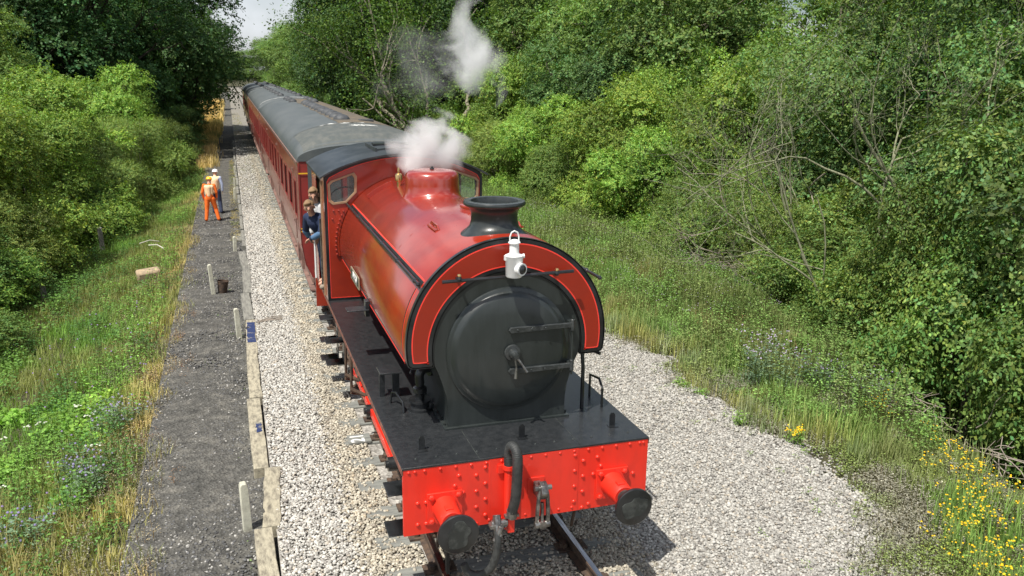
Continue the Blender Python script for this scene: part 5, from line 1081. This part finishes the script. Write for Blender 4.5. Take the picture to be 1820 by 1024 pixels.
# far lineside posts
for i, (x, y) in enumerate([(.4, 152), (2.2, 146)]):
    o = MB().box(-.14, .14, -.14, .14, -.3, 2.4).box(-.5, .14, -.1, .1, 2.0, 2.2).build('lineside_post', whitep, bevel=.03); o.location = (x, y, -.3); tag(o, ['white post far down the line, left one of the pair', 'white post far down the line, right one of the pair'][i], 'post', 'white posts at the end of the line')
for (x, y, h_, lb) in [(-7.0, 24.4, .95, 'old grey fence post in front of the left thicket'), (-7.7, 18.2, .6, 'low weathered fence post half lost in weeds at left')]:
    o = MB().box(-.07, .07, -.07, .07, -.3, h_).box(-.075, .075, -.02, .02, h_*.6, h_*.62).build('fence_post', timber2, bevel=.01); o.location = (x, y, float(ground_h(x, y))); o.rotation_euler = (.03, -.04, .3); tag(o, lb, 'fence post')

# ------------------------------------------------------------------ people
def capsule(b, p0, r0, p1, r1, n=14):
    p0, p1 = Vector(p0), Vector(p1); d = p1-p0; L_ = max(d.length, 1e-5); d.normalize(); pts, rs = [], []
    for k in range(5): a = -PI/2+k*PI/8; pts.append(p0+d*r0*math.sin(a)); rs.append(max(1e-4, r0*math.cos(a)))
    for k in range(5): a = k*PI/8; pts.append(p1+d*r1*math.sin(a)); rs.append(max(1e-4, r1*math.cos(a)))
    b.tube(pts, rs, n)
def blob(name, parts, vox, mat, parent):
    """tapered capsules fused into one continuous surface"""
    b = MB()
    for q in parts:
        if len(q) == 4: capsule(b, *q)
        else: b.sphere(q[0], q[1], 14, q[2])
    o = b.build(name, mat, None, weld=False); m = o.modifiers.new('r', 'REMESH'); m.mode = 'VOXEL'; m.voxel_size = vox; s = o.modifiers.new('s', 'SMOOTH'); s.iterations = 3; s.factor = .5
    dg = bpy.context.evaluated_depsgraph_get(); me = bpy.data.meshes.new_from_object(o.evaluated_get(dg)); me.name = name; bpy.data.objects.remove(o)
    for p in me.polygons: p.use_smooth = True
    o = bpy.data.objects.new(name, me); C.objects.link(o); o.parent = parent
    if not me.materials: me.materials.append(mat)
    return o
def hand_parts(wr, d, palmn, curl=.5, s=1.0):
    wr, d, n = Vector(wr), Vector(d).normalized(), Vector(palmn).normalized(); side = d.cross(n).normalized(); out = []
    for k in (-1.5, -.5, .5, 1.5): out.append((wr+side*.008*k, .015*s, wr+d*.085*s+side*.019*k*s, .010*s))
    for k, L_ in ((-1.5, .062), (-.5, .072), (.5, .078), (1.5, .068)):
        b0 = wr+d*.085*s+side*.02*k*s; m = b0+(d*math.cos(curl)+n*math.sin(curl)).normalized()*L_*.5*s; e = m+(d*math.cos(curl*2)+n*math.sin(curl*2)).normalized()*L_*.5*s
        out += [(b0, .0095*s, m, .0085*s), (m, .0085*s, e, .0075*s)]
    t0 = wr+d*.03*s+side*.03*s; t1 = t0+(side*.75+d*.6+n*.3).normalized()*.04*s; out += [(wr+d*.02*s, .014*s, t0, .012*s), (t0, .012*s, t1, .0105*s), (t1, .0105*s, t1+(d+n*.5).normalized()*.03*s, .009*s)]
    return out
def person(J, label, cloths, face_dir, group=None, loc=(0, 0, 0), rz=0, scale=1, hat=None, hair=None, vox=.011, curl=.5):
    """J: joint dict in metres; cloths: list of (name, material, [limb keys], extra)"""
    root = empty('person', loc, rz); root.scale = (scale,)*3; tag(root, label, 'person', group)
    V = {k: Vector(v) for k, v in J.items()}; f = Vector(face_dir).normalized(); hd = V['head']; up = (hd-V['neck']).normalized(); sd = f.cross(up).normalized()
    P = [(V['pelvis'], .13, V['waist'], .115), (V['waist'], .115, V['chest'], .135), (V['chest'], .12, V['neck'], .06), (V['neck'], .055, hd, .058),
         (hd+up*.035-f*.012, .083, (1, 1, 1.12)), (hd-up*.055+f*.02, .045, hd+up*.02+f*.02, .068), (hd+f*.082+up*.03, .009, hd+f*.102-up*.0, .013), (hd+f*.085-up*.035-sd*.016, .007, hd+f*.085-up*.035+sd*.016, .007), (hd+f*.075-up*.07, .015, hd+f*.07-up*.065, .015)]
    for s in ('L', 'R'):
        k = 1 if s == 'R' else -1
        P += [(V['chest']+(V['sh'+s]-V['chest'])*.2, .075, V['sh'+s], .056), (V['sh'+s], .054, V['el'+s], .040), (V['el'+s], .040, V['wr'+s], .026), (V['pelvis']+(V['hip'+s]-V['pelvis'])*.3, .11, V['hip'+s], .088), (V['hip'+s], .085, V['kn'+s], .055), (V['kn'+s], .055, V['an'+s], .036), (V['an'+s], .038, V['to'+s], .032), (hd+sd*k*.076+up*.02, .018, hd+sd*k*.082-up*.02, .012)]
        hdv = (V['wr'+s]-V['el'+s]); pn = V.get('pn'+s, Vector((0, 0, -1))); P += hand_parts(V['wr'+s], V.get('hd'+s, hdv), pn, curl)
    blob('body', P, .0085, skin, root)
    e = MB()
    for k in (-1, 1): e.sphere(tuple(hd+f*.072+up*.022+sd*k*.031), .012, 8)
    e.build('eyes', boot, root)
    for nm, mt, parts in cloths:
        blob(nm, [(V[a] if isinstance(a, str) else Vector(a), ra, V[b_] if isinstance(b_, str) else Vector(b_), rb) for a, ra, b_, rb in parts], vox, mt, root)
    if hair: blob('hair', [(hd+up*.058-f*.035, .09, (1, 1, .95)), (hd+up*.095+f*.0, .055, hd+up*.085-f*.05, .07), (hd+up*.01-f*.06, .064, hd-up*.03-f*.055, .05), (hd+up*.112+f*.035-sd*.035, .024, hd+up*.108+f*.04+sd*.04, .024)], .009, hair, root)
    if hat:
        h = MB(); prf = [(.128, .045), (.126, .052), (.113, .06), (.112, .09), (.10, .13), (.07, .158), (.03, .168), (0, .169)]; h.lathe(prf, (0, 0, 0), n=24, cap=False); h.box(-.07, .07, .09, .16, .045, .055); h.box(-.012, .012, -.09, .09, .15, .176)
        rot = Matrix((sd, f, up)).transposed().to_4x4(); h.v = [tuple(hd+rot.to_3x3() @ Vector(v)) for v in h.v]; h.build('helmet', hat, root, bevel=.004)
    return root
def suit(leg, top, arms=True, lr=.02, rl='an'):
    out = []
    for s in ('L', 'R'): out += [('pelvis', .135, 'hip'+s, .10+lr*.3), ('hip'+s, .105+lr*.4, 'kn'+s, .072+lr*.5), ('kn'+s, .072+lr*.5, 'an'+s, .058+lr*.5)]
    return out
def shirtp(lo=.14, slv='wr', f=.9):
    out = [('pelvis', lo, 'waist', lo), ('waist', lo, 'chest', .155), ('chest', .145, 'neck', .06)]
    for s in ('L', 'R'): out += [('chest', .11, 'sh'+s, .076), ('sh'+s, .074, 'el'+s, .056), ('el'+s, .055, 'wr'+s, .042)]
    return out
bootp = [('anL', .055, 'toL', .048), ('anR', .055, 'toR', .048)]
# two track workers on the path (backs to the camera)
J1 = dict(pelvis=(0, 0, .93), waist=(0, .0, 1.08), chest=(0, .03, 1.33), neck=(0, .06, 1.50), head=(0, .11, 1.62), shL=(-.19, .04, 1.43), shR=(.19, .04, 1.43), elL=(-.27, .0, 1.15), elR=(.27, .02, 1.16), wrL=(-.24, .05, .92), wrR=(.25, .14, .95),
          hipL=(-.09, 0, .9), hipR=(.10, 0, .9), knL=(-.13, -.02, .48), knR=(.20, .06, .49), anL=(-.16, -.10, .09), anR=(.30, -.02, .09), toL=(-.20, .02, .04), toR=(.36, .11, .04))
person(J1, 'track worker in full orange hi-vis suit and yellow helmet, nearer on the path', [('hi_vis_trousers', hivis, suit(0, 0)), ('hi_vis_jacket', hivis, shirtp(.15)), ('boots', boot, bootp), ('pale_back_panel', hivisl, [((0, -.06, 1.05), .10, (0, -.055, 1.36), .11), ((-.08, -.03, 1.1), .08, (-.11, -.02, 1.38), .085), ((.08, -.03, 1.1), .08, (.11, -.02, 1.38), .085)])],
       (-.1, 1, -.25), 'track workers on the path', (-3.42, 24.6, -.29), -.15, .88, hat=haty)
J2 = {k: v for k, v in J1.items()}; J2.update(knL=(-.10, .05, .48), anL=(-.10, -.02, .09), toL=(-.12, .1, .04), knR=(.14, .02, .48), anR=(.20, -.12, .09), toR=(.26, -.0, .04), wrR=(.27, .02, .93))
person(J2, 'track worker in white helmet, orange vest, pale shirt and navy trousers, farther on the path', [('navy_trousers', denim, suit(0, 0)), ('pale_shirt', shirt, shirtp(.14)), ('hi_vis_vest', hivisl, [('pelvis', .15, 'waist', .15), ('waist', .15, 'chest', .165), ('chest', .15, 'neck', .065), ('chest', .12, (-.15, .04, 1.43), .08), ('chest', .12, (.15, .04, 1.43), .08)]), ('boots', boot, bootp)],
       (.05, 1, -.2), 'track workers on the path', (-3.24, 26.3, -.29), -.2, .92, hat=hatw)
# boy leaning out of the cab doorway, feet on cab floor, looking forward (towards -y)
J3 = dict(pelvis=(.0, 0, .78), waist=(-.06, -.04, .90), chest=(-.20, -.12, 1.12), neck=(-.27, -.18, 1.25), head=(-.31, -.24, 1.36), shL=(-.33, .02, 1.17), shR=(-.10, -.26, 1.17), elL=(-.36, .12, .93), elR=(-.16, -.36, .96), wrL=(-.30, .22, .80), wrR=(-.30, -.20, .86),
          hipL=(-.02, .09, .76), hipR=(.02, -.09, .76), knL=(.0, .12, .42), knR=(.0, -.16, .42), anL=(.03, .12, .09), anR=(-.04, -.20, .09), toL=(-.07, .08, .04), toR=(-.16, -.24, .04), pnL=(1, 0, -.3), pnR=(0, 0, -1))
person(J3, 'fair haired boy in navy jacket leaning out of the cab doorway', [('trousers', greytr, suit(0, 0)), ('jacket', navy, shirtp(.13)), ('shoes', shoe, bootp), ('jacket_cuffs', paint('jacket_blue', (.08, .16, .28), .8), [('elL', .058, (-.32, .19, .84), .048), ('elR', .058, (-.27, -.25, .88), .048)])],
       (-.22, -1, -.12), 'people looking out of the train', (-1.12, 7.05, F+.02), 0, hair=hairb)
J4 = dict(pelvis=(.0, 0, .95), waist=(-.03, -.02, 1.10), chest=(-.08, -.06, 1.32), neck=(-.11, -.10, 1.46), head=(-.14, -.15, 1.58), shL=(-.16, .1, 1.38), shR=(-.02, -.2, 1.38), elL=(-.2, .15, 1.12), elR=(-.05, -.26, 1.12), wrL=(-.2, .05, .92), wrR=(-.1, -.2, .9),
          hipL=(-.02, .09, .92), hipR=(.02, -.09, .92), knL=(.0, .12, .5), knR=(.0, -.12, .5), anL=(.03, .12, .09), anR=(.0, -.12, .09), toL=(-.07, .08, .04), toR=(-.1, -.16, .04))
person(J4, 'man in pale jacket looking out of the cab just behind the boy', [('trousers', denim, suit(0, 0)), ('jacket', greyj, shirtp(.15))], (-.2, -1, -.3), 'people looking out of the train', (-1.18, 7.38, F-.03), 0, .98, hair=hairb)
J5 = {k: (v[0]-.0, v[1], v[2]) for k, v in J4.items()}
person(J5, 'passenger in pale top leaning from a window of the nearest coach', [('trousers', denim, suit(0, 0)), ('pale_top', shirt, shirtp(.15))], (-.2, -1, -.3), 'people looking out of the train', (-1.08, 21.3, 1.12), 0, .95, hair=hairb)

# ------------------------------------------------------------------ steam
def steam(name, ctr, radii, rot, dens, scale, seed, label, thr=.5):
    b = MB(); b.sphere((0, 0, 0), 1, 24); o = b.build(name, None or bpy.data.materials.new(name), None); o.location = ctr; o.scale = radii; o.rotation_euler = rot
    m = o.data.materials[0]; m.use_nodes = True; t = m.node_tree; t.nodes.clear(); L = t.links.new; out = N(t, 'ShaderNodeOutputMaterial'); pv = N(t, 'ShaderNodeVolumePrincipled'); L(pv.outputs[0], out.inputs['Volume']); pv.inputs['Color'].default_value = (.996, .997, .998, 1); pv.inputs['Anisotropy'].default_value = .0
    tc = N(t, 'ShaderNodeTexCoord'); ln = N(t, 'ShaderNodeVectorMath', operation='LENGTH'); L(tc.outputs['Object'], ln.inputs[0])
    mp = N(t, 'ShaderNodeMapping'); mp.inputs['Location'].default_value = (seed*3.1, seed*1.7, seed*.9); mp.inputs['Scale'].default_value = tuple(r*scale for r in radii); L(tc.outputs['Object'], mp.inputs[0])
    nz = N(t, 'ShaderNodeTexNoise', Scale=1.0, Detail=3.5, Roughness=.5, Distortion=.4); L(mp.outputs[0], nz.inputs[0])
    fall = N(t, 'ShaderNodeMapRange'); fall.inputs[1].default_value = 1; fall.inputs[2].default_value = .25; fall.inputs[3].default_value = -.42; fall.inputs[4].default_value = .26; L(ln.outputs['Value'], fall.inputs[0])
    am = N(t, 'ShaderNodeMapRange'); am.clamp = False; am.inputs[1].default_value = 0; am.inputs[2].default_value = 1; am.inputs[3].default_value = -.75; am.inputs[4].default_value = 1.75; L(nz.outputs['Fac'], am.inputs[0])
    ad = N(t, 'ShaderNodeMath', operation='ADD'); L(am.outputs[0], ad.inputs[0]); L(fall.outputs[0], ad.inputs[1])
    r = N(t, 'ShaderNodeMapRange'); r.inputs[1].default_value = thr; r.inputs[2].default_value = thr+.55; r.inputs[3].default_value = 0; r.inputs[4].default_value = dens; L(ad.outputs[0], r.inputs[0]); L(r.outputs[0], pv.inputs['Density'])
    tag(o, label, 'steam', kind='stuff'); return o
steam('steam_cloud', (.34, 5.45, 3.90), (.78, .58, .62), (0, .25, 0), 6, 2.0, 3.3, 'dense white steam blowing off the safety valves in front of the cab roof', .38)
steam('steam_plume', (1.30, 7.0, 5.36), (.62, .55, 1.2), (0, -.30, 0), 3.4, 1.7, 2.4, 'drifting white steam plume high above the cab', .42)
steam('steam_wisp', (.75, 8.0, 5.1), (1.3, .9, 1.3), (0, .3, 0), .25, 1.5, 5.2, 'thin steam wisps rising above the coach roof left of the plume', .5)
